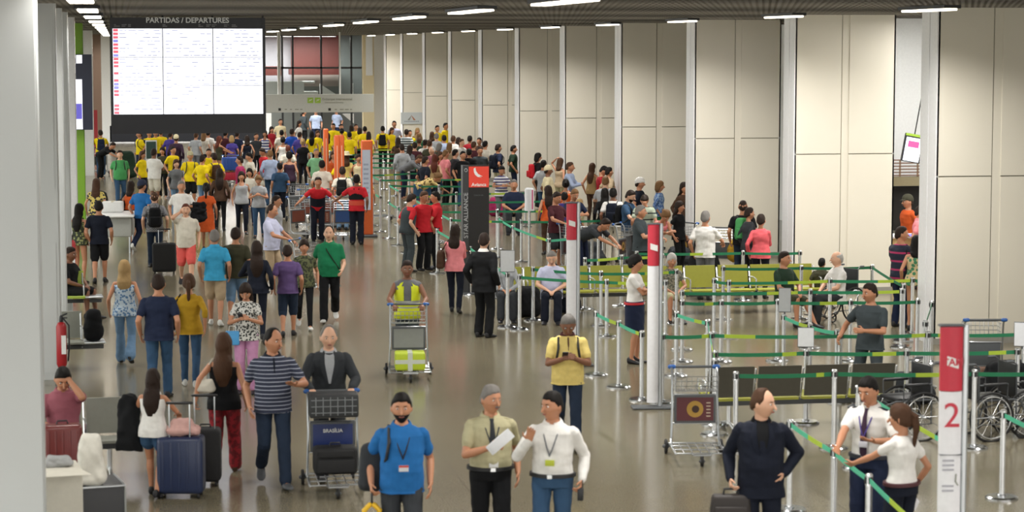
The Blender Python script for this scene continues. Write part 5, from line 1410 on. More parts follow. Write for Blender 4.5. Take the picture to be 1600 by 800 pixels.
Q(306, 206, 'person in grey with a lilac bag under the departures board', 150, top='tee', tc='lightgrey', bot='jeans', bc='grey', hair='short', hc='brown', H=1.68)
Q(275, 210, 'man in maroon shirt and pale cap under the departures board', 170, top='shirt_long', tc='plum', bot='jeans', bc='navy', hair='short', hat='cap', hatc='cream', H=1.76)
Q(266, 205, 'person in violet top left of the pale cap', 150, top='long', tc='violet', bot='jeans', bc='jean', hair='short', hc='dark', H=1.70)
rb6 = Q(218, 204, 'yellow tee traveller with a navy backpack under the board', -70, top='tee', tc='yellow', bot='jeans', bc='navy', hair='short', hc='dark', H=1.72)
Q(233, 203, 'yellow tee traveller nearest left of the white trolley board', 20, top='tee', tc='yellow', bot='jeans', bc='black', hair='short', hc='dark', H=1.70)
Q(243, 202, 'yellow tee traveller directly behind the heavy man in white', 10, top='tee', tc='yellow', bot='shorts', bc='navy', hair='short', hc='black', H=1.74)
Q(251, 201, 'yellow tee traveller wearing navy shorts seen from behind', 186, top='tee', tc='yellow', bot='shorts', bc='navy', hair='short', hc='dark', H=1.74)
Q(325, 203, 'person in white tee with dark strap behind the cap man', 170, top='tee', tc='white', bot='jeans', bc='black', hair='short', hc='black', H=1.7)
Q(352, 203, 'dark dressed traveller behind the woman in olive dress', 150, top='tee', tc='maroon', bot='jeans', bc='black', hair='short', hc='black', H=1.72)
Q(370, 204, 'traveller in navy behind the blonde in blue', 160, top='tee', tc='navy', bot='jeans', bc='black', hair='short', hc='dark', H=1.72)
Q(400, 207, 'traveller in dark tee between the striped dress and the white shorts', 30, top='tee', tc='charcoal', bot='jeans', bc='black', hair='short', hc='dark', H=1.66)
# --- centre crowd
Q(424, 197, 'long haired woman in red top at the corner of the board', 30, sex='f', top='tee', tc='crimson', bot='jeans', bc='black', hair='long', hc='dark', H=1.66)
Q(438, 185, 'man in white shirt and dark tie at the far end', 20, top='shirt', tc='cream', bot='trousers', bc='black', hair='short', hc='dark', H=1.76)
Q(440, 202, 'man in white tee with black hair facing away', 176, top='tee', tc='offwhite', bot='jeans', bc='black', hair='short', hc='black', H=1.72)
Q(442, 213, 'woman in white racer back top facing away', 170, sex='f', top='tank', tc='white', bot='jeans', bc='lightjean', hair='bun', hc='black', H=1.66)
Q(456, 200, 'man in royal blue tee turned right', 150, top='tee', tc='royal', bot='jeans', bc='navy', hair='short', hc='dark', skin='d', H=1.78)
Q(468, 205, 'man in blue and violet tee behind the black tee', 150, top='tee', tc='violet', bot='jeans', bc='navy', hair='short', hc='dark', H=1.68)
Q(473, 216, 'blonde woman in long black tee facing away', 178, sex='f', top='tee', tc='black', bot='jeans', bc='black', hair='bun', hc='blonde', H=1.68)
Q(452, 236, 'woman in plum top with bushy black hair facing away', 178, sex='f', top='tank', tc='plum', bot='jeans', bc='charcoal', hair='afro', hc='black', H=1.74, fat=.04)
Q(450, 226, 'person in white tee behind the bushy black hair', 178, top='tee', tc='offwhite', bot='jeans', bc='black', hair='short', hc='red', H=1.68)
Q(437, 253, 'person in denim shirt carrying a yellow bag, facing away', 190, top='tee', tc='jean', bot='jeans', bc='darknavy', hair='short', hc='black', H=1.62)
Q(494, 231, 'grey haired man in mint green tee facing the camera', 18, top='tee', tc='mint', bot='jeans', bc='black', hair='short', hc='grey', H=1.72, fat=.04)
Q(503, 249, 'broad man in cream shirt facing away', 176, top='shirt', tc='offwhite', bot='jeans', bc='grey', hair='short', hc='black', H=1.78, fat=.07)
Q(487, 204, 'woman with very long black hair in yellow shirt facing away', 178, sex='f', top='tee', tc='yellow', bot='jeans', bc='black', hair='vlong', hc='black', H=1.66)
Q(496, 203, 'woman in yellow tee with loose brown hair, left of the orange totem', 20, sex='f', top='tee', tc='yellow', bot='jeans', bc='navy', hair='long', hc='brown', H=1.64)
Q(520, 235, 'woman in orange sleeveless top behind the orange totems', 30, sex='f', top='tank', tc='orange', bot='skirt', bc='orange', hair='long', hc='brown', H=1.66)
Q(541, 237, 'woman in yellow top wearing a cream straw hat', 178, sex='f', top='tee', tc='paleyellow', bot='jeans', bc='beige', hair='long', hc='brown', hat='straw', hatc='cream', H=1.68)
Q(530, 247, 'boy with dark hair beside the yellow bag', 150, top='tee', tc='yellow', bot='shorts', bc='navy', hair='short', hc='dark', H=1.52)
rb7 = Q(535, 259, 'man in white tee wearing a black backpack beside the red vest worker', 174, top='tee', tc='offwhite', bot='jeans', bc='lightjean', hair='short', hc='dark', H=1.72)
Q(560, 240, 'woman in peach top with a black strap across her chest', 14, sex='f', top='tank', tc='cream', bot='jeans', bc='jean', hair='bun', hc='dark', H=1.64)
Q(571, 267, 'blonde woman in tan top behind the red and black vest', 176, sex='f', top='tee', tc='beigefloral', bot='jeans', bc='darknavy', hair='mid', hc='light', H=1.62)
rw1 = Q(557, 271, 'trolley worker in red shirt with a black back support belt, facing away', 178, aL='wide', aR='down', top='polo', tc='red', bot='trousers', bc='darknavy', hair='short', hc='black', skin='d', H=1.76)
rw2 = Q(497, 277, 'trolley worker in red and navy shirt leaning on the row of trolleys', 4, lean=28, aL='wide', aR='wide', nod=-12, top='polo', tc='red', bot='trousers', bc='darknavy', hair='short', hc='dark', skin='m', H=1.72)
# yellow team in the far queue
for i, (x, y, f, hr, s, ex) in enumerate(((521, 192, -20, 'short', 'm', 'looking left beside the first orange totem'), (533, 193, 10, 'short', 'm', 'facing the camera under the gate sign'), (534, 200, 180, 'bun', 'f', 'with hair tied up and her back turned'), (549, 195, 178, 'vlong', 'f', 'with long dark hair down her back'), (546, 205, 176, 'short', 'm', 'crouched low in the middle of the team'), (562, 199, 150, 'bob', 'f', 'with bobbed hair turned to the right'), (570, 196, 176, 'short', 'm', 'tallest at the right of the team'), (576, 205, 178, 'mid', 'f', 'nearest the wide orange totem'), (512, 207, 170, 'long', 'f', 'just left of the first orange totem'), (556, 193, 20, 'short', 'm', 'half hidden at the back of the team'))):
    Q(x, y, 'yellow shirted team member ' + ex, f, sex=s, top='tee', tc='yellow', bot='jeans', bc='black', hair=hr, hc='dark' if i % 2 else 'black', H=1.72 if s == 'm' else 1.64)
rb8 = Q(598, 196, 'yellow shirted man with black backpack near the far wall', 176, top='tee', tc='yellow', bot='jeans', bc='black', hair='short', hc='black', H=1.74)
Q(612, 199, 'long haired woman in yellow beside the tall man in pink', 40, sex='f', top='tee', tc='yellow', bot='jeans', bc='brown', hair='long', hc='brown', H=1.66)
Q(616, 188, 'tall man in pale pink shirt by the far wall', -10, top='shirt', tc='lavender', bot='jeans', bc='navy', hair='short', hc='dark', H=1.84)
Q(635, 201, 'man in grey striped hooded top facing away', 178, top='tee', tc='greystripe', bot='jeans', bc='darknavy', hair='short', hc='dark', H=1.76)
Q(640, 202, 'man in yellow tee just behind the striped top', 20, top='tee', tc='yellow', bot='jeans', bc='navy', hair='short', hc='dark', H=1.70)
Q(652, 199, 'blonde woman standing below the wall plaque', 10, sex='f', top='tee', tc='tan', bot='jeans', bc='navy', hair='long', hc='blonde', H=1.68)
Q(655, 207, 'blond haired person facing away below the wall plaque', 178, sex='f', top='tee', tc='green', bot='jeans', bc='black', hair='bob', hc='light', H=1.62)
Q(683, 195, 'dark haired yellow team man against the wall', 30, top='tee', tc='yellow', bot='jeans', bc='black', hair='short', hc='black', H=1.74)
Q(696, 191, 'tallest yellow team man close to the white fin', 60, top='tee', tc='yellow', bot='jeans', bc='black', hair='short', hc='black', H=1.80)
crowd = [
 (648, 221, 'maroon tee man with dark hair facing away in the far queue', 176, 'm', 'tee', 'maroon', 'short', 'dark', None), (664, 217, 'person in white cap in the far queue', 150, 'm', 'tee', 'white', 'short', 'dark', 'white'),
 (655, 214, 'dark haired person behind the maroon tee', 160, 'm', 'tee', 'darkgreen', 'short', 'brown', None), (675, 205, 'woman with dark bushy hair behind the queue', 170, 'f', 'tee', 'black', 'mid', 'brown', None),
 (682, 207, 'grey haired man in pale shirt in the far queue', 176, 'm', 'tee', 'lightgrey', 'short', 'grey', None), (694, 210, 'man in pale blue shirt with black hair facing away', 176, 'm', 'shirt', 'paleblue', 'short', 'black', None),
 (671, 217, 'person in yellow green cap in the far queue', 150, 'm', 'tee', 'olive', 'short', 'brown', 'yellow'), (686, 223, 'person with grey curly hair in the far queue', 140, 'f', 'tee', 'olive', 'bob', 'grey', None),
 (675, 228, 'elderly man with white hair facing left in the queue', -40, 'm', 'polo', 'rose', 'recede', 'white', None), (664, 243, 'person in navy cap with white band in the queue', 120, 'm', 'tee', 'darknavy', 'short', 'dark', 'navy'),
 (708, 211, 'brown haired man in white tee right of the pale blue shirt', 150, 'm', 'tee', 'white', 'short', 'brown', None), (716, 214, 'dark haired woman behind the man in white polo', 150, 'f', 'tee', 'crimson', 'mid', 'dark', None),
 (721, 216, 'man in white polo looking right in the far queue', 50, 'm', 'polo', 'white', 'short', 'brown', None), (734, 211, 'man in dark red tee near the wall', 160, 'm', 'tee', 'crimson', 'short', 'black', None),
 (749, 214, 'man in brown shirt facing left by the wall', -20, 'm', 'tee', 'brown', 'short', 'dark', None), (758, 219, 'black haired person in white tee by the wall', 150, 'm', 'tee', 'offwhite', 'short', 'black', None),
 (711, 232, 'man in charcoal tee and pale shorts above the airline totem', 120, 'm', 'tee', 'charcoal', 'short', 'black', None), (723, 235, 'boy with black hair looking right above the totem', 30, 'm', 'tee', 'black', 'short', 'black', None),
 (733, 231, 'person in black with black hair just behind the totem', 176, 'm', 'tee', 'black', 'short', 'black', None), (750, 229, 'man in dark olive tee above the red logo square', 6, 'm', 'tee', 'slate', 'short', 'dark', None),
 (679, 240, 'woman with long auburn hair in tan dress', 170, 'f', 'tank', 'tan', 'vlong', 'red', None), (688, 236, 'woman in rust top beside the auburn hair', 30, 'f', 'tank', 'crimson', 'long', 'brown', None),
 (702, 222, 'woman with light brown hair in peach top', 160, 'f', 'tank', 'beige', 'mid', 'light', None), (696, 232, 'person in pink shirt in the thick of the queue', 120, 'm', 'tee', 'pink', 'short', 'light', None),
 (640, 226, 'dark haired girl left of the maroon tee', 150, 'f', 'tee', 'grey', 'mid', 'dark', None), (622, 214, 'dark haired woman left of the striped hooded top', 170, 'f', 'tee', 'brown', 'mid', 'dark', None),
 (628, 224, 'person in grey jacket beside the striped hooded top', 190, 'm', 'long', 'lightgrey', 'short', 'dark', None), (740, 220, 'person with brown hair behind the olive tee', 150, 'm', 'tee', 'maroon', 'short', 'brown', None)]
for i, (x, y, lb, f, s, tp, tc, hr, hc, hat) in enumerate(crowd):
    Q(x, y, lb, f, sex=s, top=tp, tc=tc, bot='jeans' if i % 3 else 'shorts', bc=('darknavy', 'jean', 'beige', 'black')[i % 4], hair=hr, hc=hc, hat=hat, hatc=hat or 'white', H=1.74 if s == 'm' else 1.65, aL='hold' if i % 5 == 0 else 'down', skin='m' if i % 4 else 'l')
Q(655, 246, 'person in grey bending forward over a bag in the queue', 80, lean=60, aL='lean', aR='lean', top='long', tc='grey', bot='jeans', bc='navy', hair='short', hc='brown', H=1.72)
Q(684, 276, 'woman in yellow floral dress bending over in the queue', 100, sex='f', lean=70, aL='lean', aR='lean', top='sleeve34', tc='beigefloral', bot='skirt', bc='jean', hair='bun', hc='light', H=1.68, fat=.05)
rb9 = Q(778, 224, 'man in navy tee with a dark backpack turned right', 120, top='tee', tc='navy', bot='shorts', bc='khaki', hair='short', hc='dark', H=1.78)
Q(802, 226, 'person in dark green beside the white fin', 100, top='tee', tc='darkgreen', bot='jeans', bc='navy', hair='short', hc='black', H=1.70)
Q(783, 257, 'woman in navy and white striped tee bowing her head', 20, sex='f', nod=22, aL='hold', aR='hold', top='tee', tc='bluewhitestripe', bot='jeans', bc='grey', hair='short', hc='black', H=1.66, fat=.05)
Q(803, 279, 'grey haired man in navy polo sitting on the luggage belt', 0, legs='sit', aL='lap', aR='lap', top='polo', tc='navy', bot='trousers', bc='charcoal', hair='short', hc='grey', H=1.9, fat=.06)
rb10 = Q(840, 238, 'woman in black wearing a red and black backpack', 110, sex='f', top='long', tc='black', bot='jeans', bc='black', hair='bob', hc='black', H=1.70)
Q(849, 249, 'man in pale grey tee beside the cream cap', 150, top='tee', tc='lightgrey', bot='jeans', bc='jean', hair='short', hc='black', H=1.72)
Q(856, 258, 'man in pale yellow tee and cream cap turned right', 100, top='polo', tc='cream', bot='jeans', bc='lightgrey', hair='short', hat='cap', hatc='cream', skin='d', H=1.72, fat=.08)
Q(890, 252, 'man in pale blue shirt holding a baby', 80, top='shirt_long', tc='paleblue', bot='jeans', bc='beige', hair='short', hc='brown', H=1.80, aL='hold', aR='hold')
Q(875, 246, 'woman reaching her arm up towards the fin', 140, sex='f', aL='head', top='tank', tc='beige', bot='jeans', bc='khaki', hair='mid', hc='brown', H=1.66)
Q(857, 289, 'woman in orange top with sunglasses on her long dark hair', 190, sex='f', top='tank', tc='orange', bot='jeans', bc='brown', hair='vlong', hc='dark', H=1.64)
Q(868, 298, 'man in maroon tee looking down beside a trolley', 50, nod=12, aL='push', aR='push', top='tee', tc='maroon', bot='shorts', bc='charcoal', hair='short', hc='dark', H=1.74, fat=.06)
Q(884, 279, 'black haired woman with a white hair clip', 176, sex='f', top='tank', tc='orange', bot='jeans', bc='navy', hair='bun', hc='black', H=1.62)
rb11 = Q(896, 293, 'man in navy tee carrying a small blond child', 30, nod=20, top='tee', tc='navy', bot='shorts', bc='navy', hair='short', hc='light', H=1.72, aL='hold', aR='hold')
Q(882, 300, 'dark haired child in violet top by the first red topped totem', 170, top='tee', tc='violet', bot='shorts', bc='navy', hair='afro', hc='black', H=1.45)
Q(905, 310, 'small blond child in the arms of the man in navy', 120, top='tee', tc='khaki', bot='shorts', bc='navy', hair='bob', hc='blonde', H=1.35)
Q(925, 254, 'woman with long brown ponytail against the right wall', 150, sex='f', top='tank', tc='tan', bot='jeans', bc='brown', hair='vlong', hc='brown', H=1.66)
Q(940, 257, 'man in red tee bending his head against the wall', 80, nod=26, aL='hold', aR='hold', top='tee', tc='crimson', bot='jeans', bc='navy', hair='short', hc='black', H=1.76)
Q(951, 258, 'dark haired man in beige behind the red tee', 120, top='tee', tc='beige', bot='jeans', bc='navy', hair='short', hc='black', H=1.74)
Q(946, 274, 'broad man in grey tee with light brown hair facing away', 170, aL='hold', top='tee', tc='lightgrey', bot='jeans', bc='charcoal', hair='short', hc='light', skin='l', H=1.76, fat=.04)
Q(945, 293, 'person with long loose black hair facing away', 178, sex='f', top='long', tc='black', bot='jeans', bc='black', hair='vlong', hc='black', H=1.62)
rb12 = Q(958, 292, 'man in white tee with a navy backpack facing away', 172, top='tee', tc='white', bot='jeans', bc='offwhite', hair='short', hc='black', skin='d', H=1.70)
rb13 = Q(982, 295, 'bearded man in blue shirt leaning on a trolley handle', 66, nod=18, aL='push', aR='push', top='shirt', tc='jean', bot='jeans', bc='grey', hair='short', hc='dark', beard='full', skin='l', H=1.76)
Q(999, 277, 'man in white cap and navy tee against the wall', 90, top='tee', tc='darknavy', bot='jeans', bc='navy', hair='short', hat='cap', hatc='white', H=1.74)
Q(1007, 300, 'person in wide striped grey tee facing away', 178, nod=40, top='tee', tc='bigstripe', bot='jeans', bc='black', hair='short', hc='dark', H=1.70, fat=.08)
Q(1000, 319, 'grey haired man in charcoal polo turned right', 80, top='polo', tc='slate', bot='trousers', bc='black', hair='short', hc='grey', skin='m', H=1.76, fat=.06, aL='push', aR='hold')
Q(1030, 282, 'woman in blue and white patterned blouse turned right', 90, sex='f', top='sleeve34', tc='blueprint', bot='jeans', bc='green', hair='bob', hc='light', H=1.66)
Q(1068, 286, 'woman with long dark hair looking over her shoulder by the wall', 40, sex='f', top='long', tc='brown', bot='jeans', bc='black', hair='vlong', hc='dark', H=1.70)
Q(1061, 313, 'girl in black beside the second fin', 60, sex='f', top='tee', tc='black', bot='jeans', bc='black', hair='long', hc='dark', H=1.60)
Q(945, 349, 'man in dark grey tee bending down low over a striped bag', 60, lean=70, aL='lean', aR='lean', top='tee', tc='charcoal', bot='jeans', bc='navy', hair='short', hc='dark', H=1.74)
Q(1040, 328, 'blonde woman leaning her folded arms on luggage', 30, sex='f', lean=40, nod=20, aL='cross', aR='cross', top='tank', tc='pink', bot='jeans', bc='grey', hair='bun', hc='light', skin='m', H=1.66)
Q(1102, 328, 'man in white tee sitting in a wheelchair beyond the green seats', 160, top='tee', tc='white', bot='trousers', bc='grey', hair='short', hc='grey', skin='m', H=1.74, fat=.05, aR='push')
rb14 = Q(1161, 311, 'man in black tee wearing a bright green backpack', 176, top='tee', tc='black', bot='jeans', bc='darkjean', hair='shaved', hc='dark', skin='m', H=1.78, fat=.05)
Q(1189, 333, 'woman in coral jacket standing by the wall', 168, sex='f', aR='cross', top='long', tc='coral', bot='jeans', bc='darknavy', hair='short', hc='dark', H=1.66, fat=.04)
Q(1170, 322, 'dark haired woman between the green backpack and the coral jacket', 120, sex='f', top='long', tc='charcoal', bot='jeans', bc='black', hair='short', hc='dark', H=1.66)
rgp = Q(1408, 352, 'man in navy and pink striped tee at the gap in the wall', 140, turn=-40, top='tee', tc='pinkstripe', bot='jeans', bc='navy', hair='short', hc='dark', skin='m', H=1.78, aL='hold', aR='hold')
Q(1432, 373, 'dark haired woman in leafy print dress by the white fin', 176, sex='f', top='tank', tc='leafprint', bot='dress', dl=1, hair='mid', hc='black', H=1.66)
Q(1418, 316, 'person in orange red top inside the shop', -60, top='tee', tc='orange', bot='jeans', bc='black', hair='short', hat='cap', hatc='olive', H=1.8, at=(on_y(1419, 320, 44.5).x, 44.5, 0))
Q(1440, 335, 'person in pink shirt inside the shop', 90, top='shirt', tc='pink', bot='jeans', bc='navy', hair='short', hc='dark', H=1.7, at=(on_y(1437, 335, 42.8).x, 42.8, 0))
# red vest group by the aisle posts
rdg = Q(643, 301, 'worker in red shirt and grey dungarees leaning to the right', 120, lean=8, nod=10, top='tee', tc='red', bot='trousers', bc='slate', hair='short', hc='dark', skin='l', H=1.72)
Q(661, 297, 'worker in red shirt facing the camera behind the grey dungarees', 40, nod=10, top='tee', tc='red', bot='trousers', bc='black', hair='short', hc='brown', skin='m', H=1.76)
Q(681, 301, 'worker in bright red polo and black trousers facing left', -84, aL='hold', aR='hold', top='polo', tc='red', bot='trousers', bc='black', hair='short', hc='black', skin='m', H=1.72)
# staff at the far end
Q(475, 171, 'man in grey jacket at the far end beside the blue shirted guard', 120, top='jacket', tc='slate', bot='trousers', bc='black', hair='short', hc='dark', H=1.80, at=tuple(on_z(475, 228, 0)))
Q(493, 168, 'guard in pale blue shirt and navy tie at the far end, left of two', 4, top='shirt', tc='paleblue', bot='trousers', bc='navy', hair='short', hc='dark', H=1.9, at=tuple(on_z(494, 230, 0)))
Q(527, 168, 'guard in pale blue shirt at the far end, right of two', -30, top='shirt', tc='paleblue', bot='trousers', bc='navy', hair='short', hc='dark', H=1.84, at=tuple(on_z(526, 226, 0)))
Q(467, 188, 'woman in white shirt with dark hair near the guards', 60, sex='f', top='tee', tc='white', bot='jeans', bc='black', hair='mid', hc='dark', H=1.68)

# ================================================================== things people carry, wear or push
backpack(r1, a1, 'black backpack slung on one shoulder of the man in blue polo', 'charcoal', side=-1)
for (pp, lb, c) in ((rb1, 'black backpack on the man in the checked shirt', 'black'), (rb3, 'navy and yellow backpack on the trolley pusher in yellow', 'navy'), (rb5, 'dark brown drawstring backpack on the man in yellow', 'brown'), (rb6, 'navy backpack hanging from the traveller under the board', 'navy'), (rb7, 'black backpack on the man in white tee beside the workers', 'black'), (rb8, 'black backpack on the yellow shirted man near the far wall', 'black'), (rb9, 'dark backpack on the man in navy tee by the wall', 'darknavy'), (rb10, 'red and black backpack on the woman in black', 'red'), (rb12, 'navy backpack on the man in white tee', 'darknavy'), (rb13, 'black backpack on the bearded man in blue', 'black'), (rb14, 'bright green backpack on the man in black tee', 'leaf'), (rb2, 'black backpack worn by the man in green polo', 'black'), ((r9, a9), 'dark backpack worn by the man in pale yellow polo', 'charcoal'), (rb4, 'black backpack worn by the yellow tee man in the cap', 'black')):
    backpack(pp[0], pp[1], lb, c)
handbag(r13, a13, 'black shoulder bag of the woman in mustard', 'black', side=1, z=.10, bk=.08)
handbag(r10, a10, 'white shoulder bag of the woman in black top', 'offwhite', side=1, z=.20, size=(.24, .12, .17), bk=.17)
handbag(r25, a25, 'brown shoulder bag of the woman in pink', 'brown', side=1, z=.12, size=(.16, .3, .34))
def child_parts(root, anc, what):
    """clothing details that move with the wearer"""
    T = anc['T']; HB = anc['HB']
    if 'lanyard' in what:
        col = what['lanyard']; g = G()
        for s in (-1, 1): g.tube([T(s * .055, .05, .50), T(s * .078, -.03, .488), T(s * .06, -.125, .40), T(s * .03, -.158, .30), T(.0, -.172, .22)], .007, 5)
        g.build('lanyard', mat(col + ' lanyard', COL.get(col, col), .6), root)
        z = what.get('bz', .20)
        g = G(); g.rbox(T(.005, -.185, z - .04), (.085, .008, .055), .003); b_ = g.build('badge', mat('badge ' + what['badge'], what['badge'], .5), root)
        if what.get('bar'): g = G(); g.box(T(.005, -.1905, z - .022), (.083, .003, .018)); g.build('badge_header', mat('badge bar', 'C0392B', .5), b_)
    if 'tie' in what:
        g = G(); rg = []
        for w_, y, z in ((.022, -.088, .485), (.016, -.105, .465), (.020, -.140, .40), (.030, -.158, .30), (.038, -.168, .12), (.036, -.168, .07), (.004, -.166, .03)): rg.append([T(-w_, y, z), T(0, y - .010, z), T(w_, y, z), T(0, y + .012, z)])
        g.ring_loft(rg); g.build('tie', cm(what['tie']), root)
    if 'placket' in what:
        g = G(); g.tube([T(0, -.098, .475), T(0, -.135, .42), T(0, -.147, .33)], .010, 6); g.build('placket', cm(what['placket']), root)
    if 'epaulette' in what:
        for s in (-1, 1): g = G(); g.rbox(T(s * .13, 0, .478), (.10, .045, .012), .004, M=Matrix.Rotation(s * .25, 3, 'Y')); g.build('epaulette', cm(what['epaulette']), root)
    if 'strap' in what:
        g = G(); g.tube([T(-.13, .12, .30), T(-.10, .06, .47), T(-.085, -.04, .485), T(-.03, -.165, .36), T(.08, -.19, .2), T(.17, -.12, .05)], .016, 6, flat=.6); g.build('cross_strap', cm(what['strap']), root)
child_parts(r1, a1, dict(lanyard='darknavy', badge='D8D8DC', bar=True, bz=.18))
child_parts(r2, a2, dict(tie='charcoal', epaulette='khaki', lanyard='charcoal', badge='DADADA', bz=.12))
child_parts(r3, a3, dict(lanyard='grey', badge='B8C23A', bz=.20))
child_parts(r5, a5, dict(tie='plum', epaulette='darknavy', lanyard='violet', badge='C9C9D2', bz=.2))
child_parts(r7, a7, dict(placket='darknavy')); child_parts(r9, a9, dict(placket='maroon'))
child_parts(r21, a21, dict(strap='darkgreen', placket='green'))
# high visibility vest
def vest(root, anc, m1, m2):
    T = anc['T']; g = G(); N_ = 32
    lv = ((-.10, .205, .165), (0, .200, .160), (.06, .194, .152), (.085, .193, .151), (.14, .193, .150), (.175, .196, .152), (.30, .205, .158), (.40, .195, .148), (.455, .135, .118), (.485, .100, .098))
    rg = [[T(rx * math.cos(2 * PI * (j + .5) / N_), ry * math.sin(2 * PI * (j + .5) / N_), z) for j in range(N_)] for z, rx, ry in lv]
    o = len(g.v); g.ring_loft(rg, cap=False)
    for q, f in enumerate(g.f):
        i, j = divmod(q, N_); d = abs((j + 1) % N_ - 24)
        g.m[q] = 1 if i in (2, 4) else 0
        if i >= 5 and d <= 1 + (i > 6): g.m[q] = 2
        if i in (6, 7) and (abs((j + 1) % N_) <= 2 or abs((j + 1) % N_ - 16) <= 2 or (j + 1) % N_ >= 30): g.m[q] = 3
    keep = [k for k in range(len(g.f)) if g.m[k] not in (2, 3)]
    g.f = [g.f[k] for k in keep]; g.m = [g.m[k] for k in keep]
    me = g.mesh('vest'); o = put('safety_vest', me, [m1, m2], root)
    so = o.modifiers.new('thick', 'SOLIDIFY'); so.thickness = .008
    return o
vest(r24, a24, mat('fluorescent yellow', 'D6E01C', .6), mat('reflective grey', 'A9ADA6', .4))
vest(rdg[0], rdg[1], cm('slate'), cm('slate')).name = 'dungaree_bib'
for q_, z0, z1 in ((rw1, .02, .14),):
    T = q_[1]['T']; g = G(); g.ring_loft([[T(.19 * math.cos(2 * PI * j / 24), .145 * math.sin(2 * PI * j / 24), z) for j in range(24)] for z in (.04, .15)]); g.build('waist_support', mat('orange support belt', 'C8452C', .6), q_[0])
    g = G(); g.ring_loft([[T(.192 * math.cos(2 * PI * j / 24), .147 * math.sin(2 * PI * j / 24), z) for j in range(24)] for z in (.18, .33)])
    for s in (-1, 1): g.tube([T(s * .03, .13, .30), T(s * .06, .11, .44), T(s * .08, .0, .485)], .014, 6)
    g.build('back_harness', cm('black'), q_[0])
T = rw2[1]['T']; g = G(); g.ring_loft([[T(.19 * math.cos(2 * PI * j / 24), .145 * math.sin(2 * PI * j / 24), z) for j in range(24)] for z in (.02, .26)]); g.build('navy_apron', cm('darknavy'), rw2[0])
def in_hand(root, anc, s, off, fn, name, label, cat, rz=0):
    S, E, W, curl, a = anc['arms'][s]
    d = (W - E).normalized(); p = W + d * .08 + Vector(off)
    wp = root.matrix_basis @ p if False else (Matrix.Translation(root.location) @ Matrix.Rotation(root.rotation_euler.z, 4, 'Z') @ Matrix.Scale(root.scale[0], 4)) @ p
    t = thing(name, label, cat, wp, root.rotation_euler.z + rz); fn(t); return t
def f_phone(t): g = G(); g.rbox((0, 0, 0), (.072, .010, .14), .008, M=Matrix.Rotation(R(60), 3, 'X')); g.build('case', M_blackm, t); g = G(); g.box((0, .004, .006), (.062, .002, .12), Matrix.Rotation(R(60), 3, 'X')); g.build('display', mat('phone glow', '8FA6C8', emit=.3), t)
def f_paper(t):
    g = G()
    for k in range(3): g.rbox((.01 * k, -.012 * k, .01 * k), (.10, .006, .24), .002, M=Matrix.Rotation(R(50), 3, 'Y'))
    g.build('sheets', M_pap, t)
def f_brief(t):
    g = G(); g.rbox((0, 0, -.20), (.40, .16, .30), .04, taper=.88); m_ = mat('dark brown case', '2A2422', .6); g.build('case_body', m_, t)
    g = G(); g.rbox((.0, -.085, -.24), (.30, .03, .18), .012); g.build('pocket', m_, t)
    g = G(); g.tube([(-.07, 0, -.06), (-.06, 0, 0), (.06, 0, 0), (.07, 0, -.06)], .012, 8); g.build('handle', M_blackm, t)
def f_yel(t):
    g = G(); g.tube([(0, 0, 0), (0, 0, -.10)], .012, 6); g.build('strap', M_blackm, t)
    for s in (-1, 1): g = G(); g.tube([(s * .02, 0, -.10), (s * .07, 0, -.15), (s * .06, 0, -.22), (s * .01, 0, -.25)], .024, 10); g.build('ear_cushion', mat('bright yellow plastic', 'E8B81A', .4), t)
def f_radio(t): g = G(); g.rbox((0, 0, -.02), (.055, .03, .12), .008); g.tube([(.018, 0, .04), (.018, 0, .11)], .006, 6); g.build('case', M_blackm, t)
in_hand(r9, a9, 1, (-.04, -.02, .03), f_phone, 'phone', 'phone in the hands of the man in pale yellow polo', 'phone')
in_hand(r15, a15, 1, (-.04, -.02, .03), f_phone, 'phone', 'phone in the hands of the woman in lilac trousers', 'phone')
in_hand(r2, a2, -1, (.02, -.02, .03), f_paper, 'papers', 'folded white papers held by the man in khaki', 'papers')
in_hand(r4, a4, -1, (0, 0, -.02), f_brief, 'briefcase', 'dark brown briefcase hanging from the hand of the man in black jacket', 'briefcase')
in_hand(r1, a1, -1, (0, 0, -.02), f_yel, 'ear_defenders', 'yellow ear defenders hanging from the hand of the man in blue polo', 'ear defenders')
in_hand(r3, a3, 1, (0, -.02, -.03), f_radio, 'radio', 'black two-way radio in the hand of the man in white shirt', 'radio')
in_hand(r6, a6, -1, (0, 0, -.08), f_paper, 'papers', 'white papers in the lowered hand of the female attendant', 'papers')
# jacket over the girl's arm
W = a11['arms'][1][1]
def world(root, p): return (Matrix.Translation(root.location) @ Matrix.Rotation(root.rotation_euler.z, 4, 'Z') @ Matrix.Scale(root.scale[0], 4)) @ Vector(p)
pw = world(r11, W)
t = thing('draped_jacket', 'black jacket hanging over the arm of the girl', 'jacket', (pw.x - .06, pw.y - .02, pw.z), r11.rotation_euler.z)
g = G(); g.ring_loft([[(hw * math.cos(2 * PI * j / 16), .02 * (z < -.1) + dp * math.sin(2 * PI * j / 16), z) for j in range(16)] for hw, dp, z in ((.07, .06, .20), (.11, .085, .14), (.13, .09, 0), (.13, .08, -.2), (.15, .07, -.42))]); me = remesh(g, .012, 2, fold=.016, seed=3); me.materials.append(None); put('cloth', me, [cm('black')], t)
pw = world(rgj[0], rgj[1]['arms'][1][1])
t = thing('draped_jacket', 'black jacket carried by the grey haired man in white polo', 'jacket', (pw.x + .08, pw.y - .02, pw.z - .12), 0)
g = G(); g.rbox((0, 0, 0), (.36, .24, .46), .08); me = remesh(g, .016, 2, fold=.03, seed=5); me.materials.append(None); put('cloth', me, [cm('black')], t)

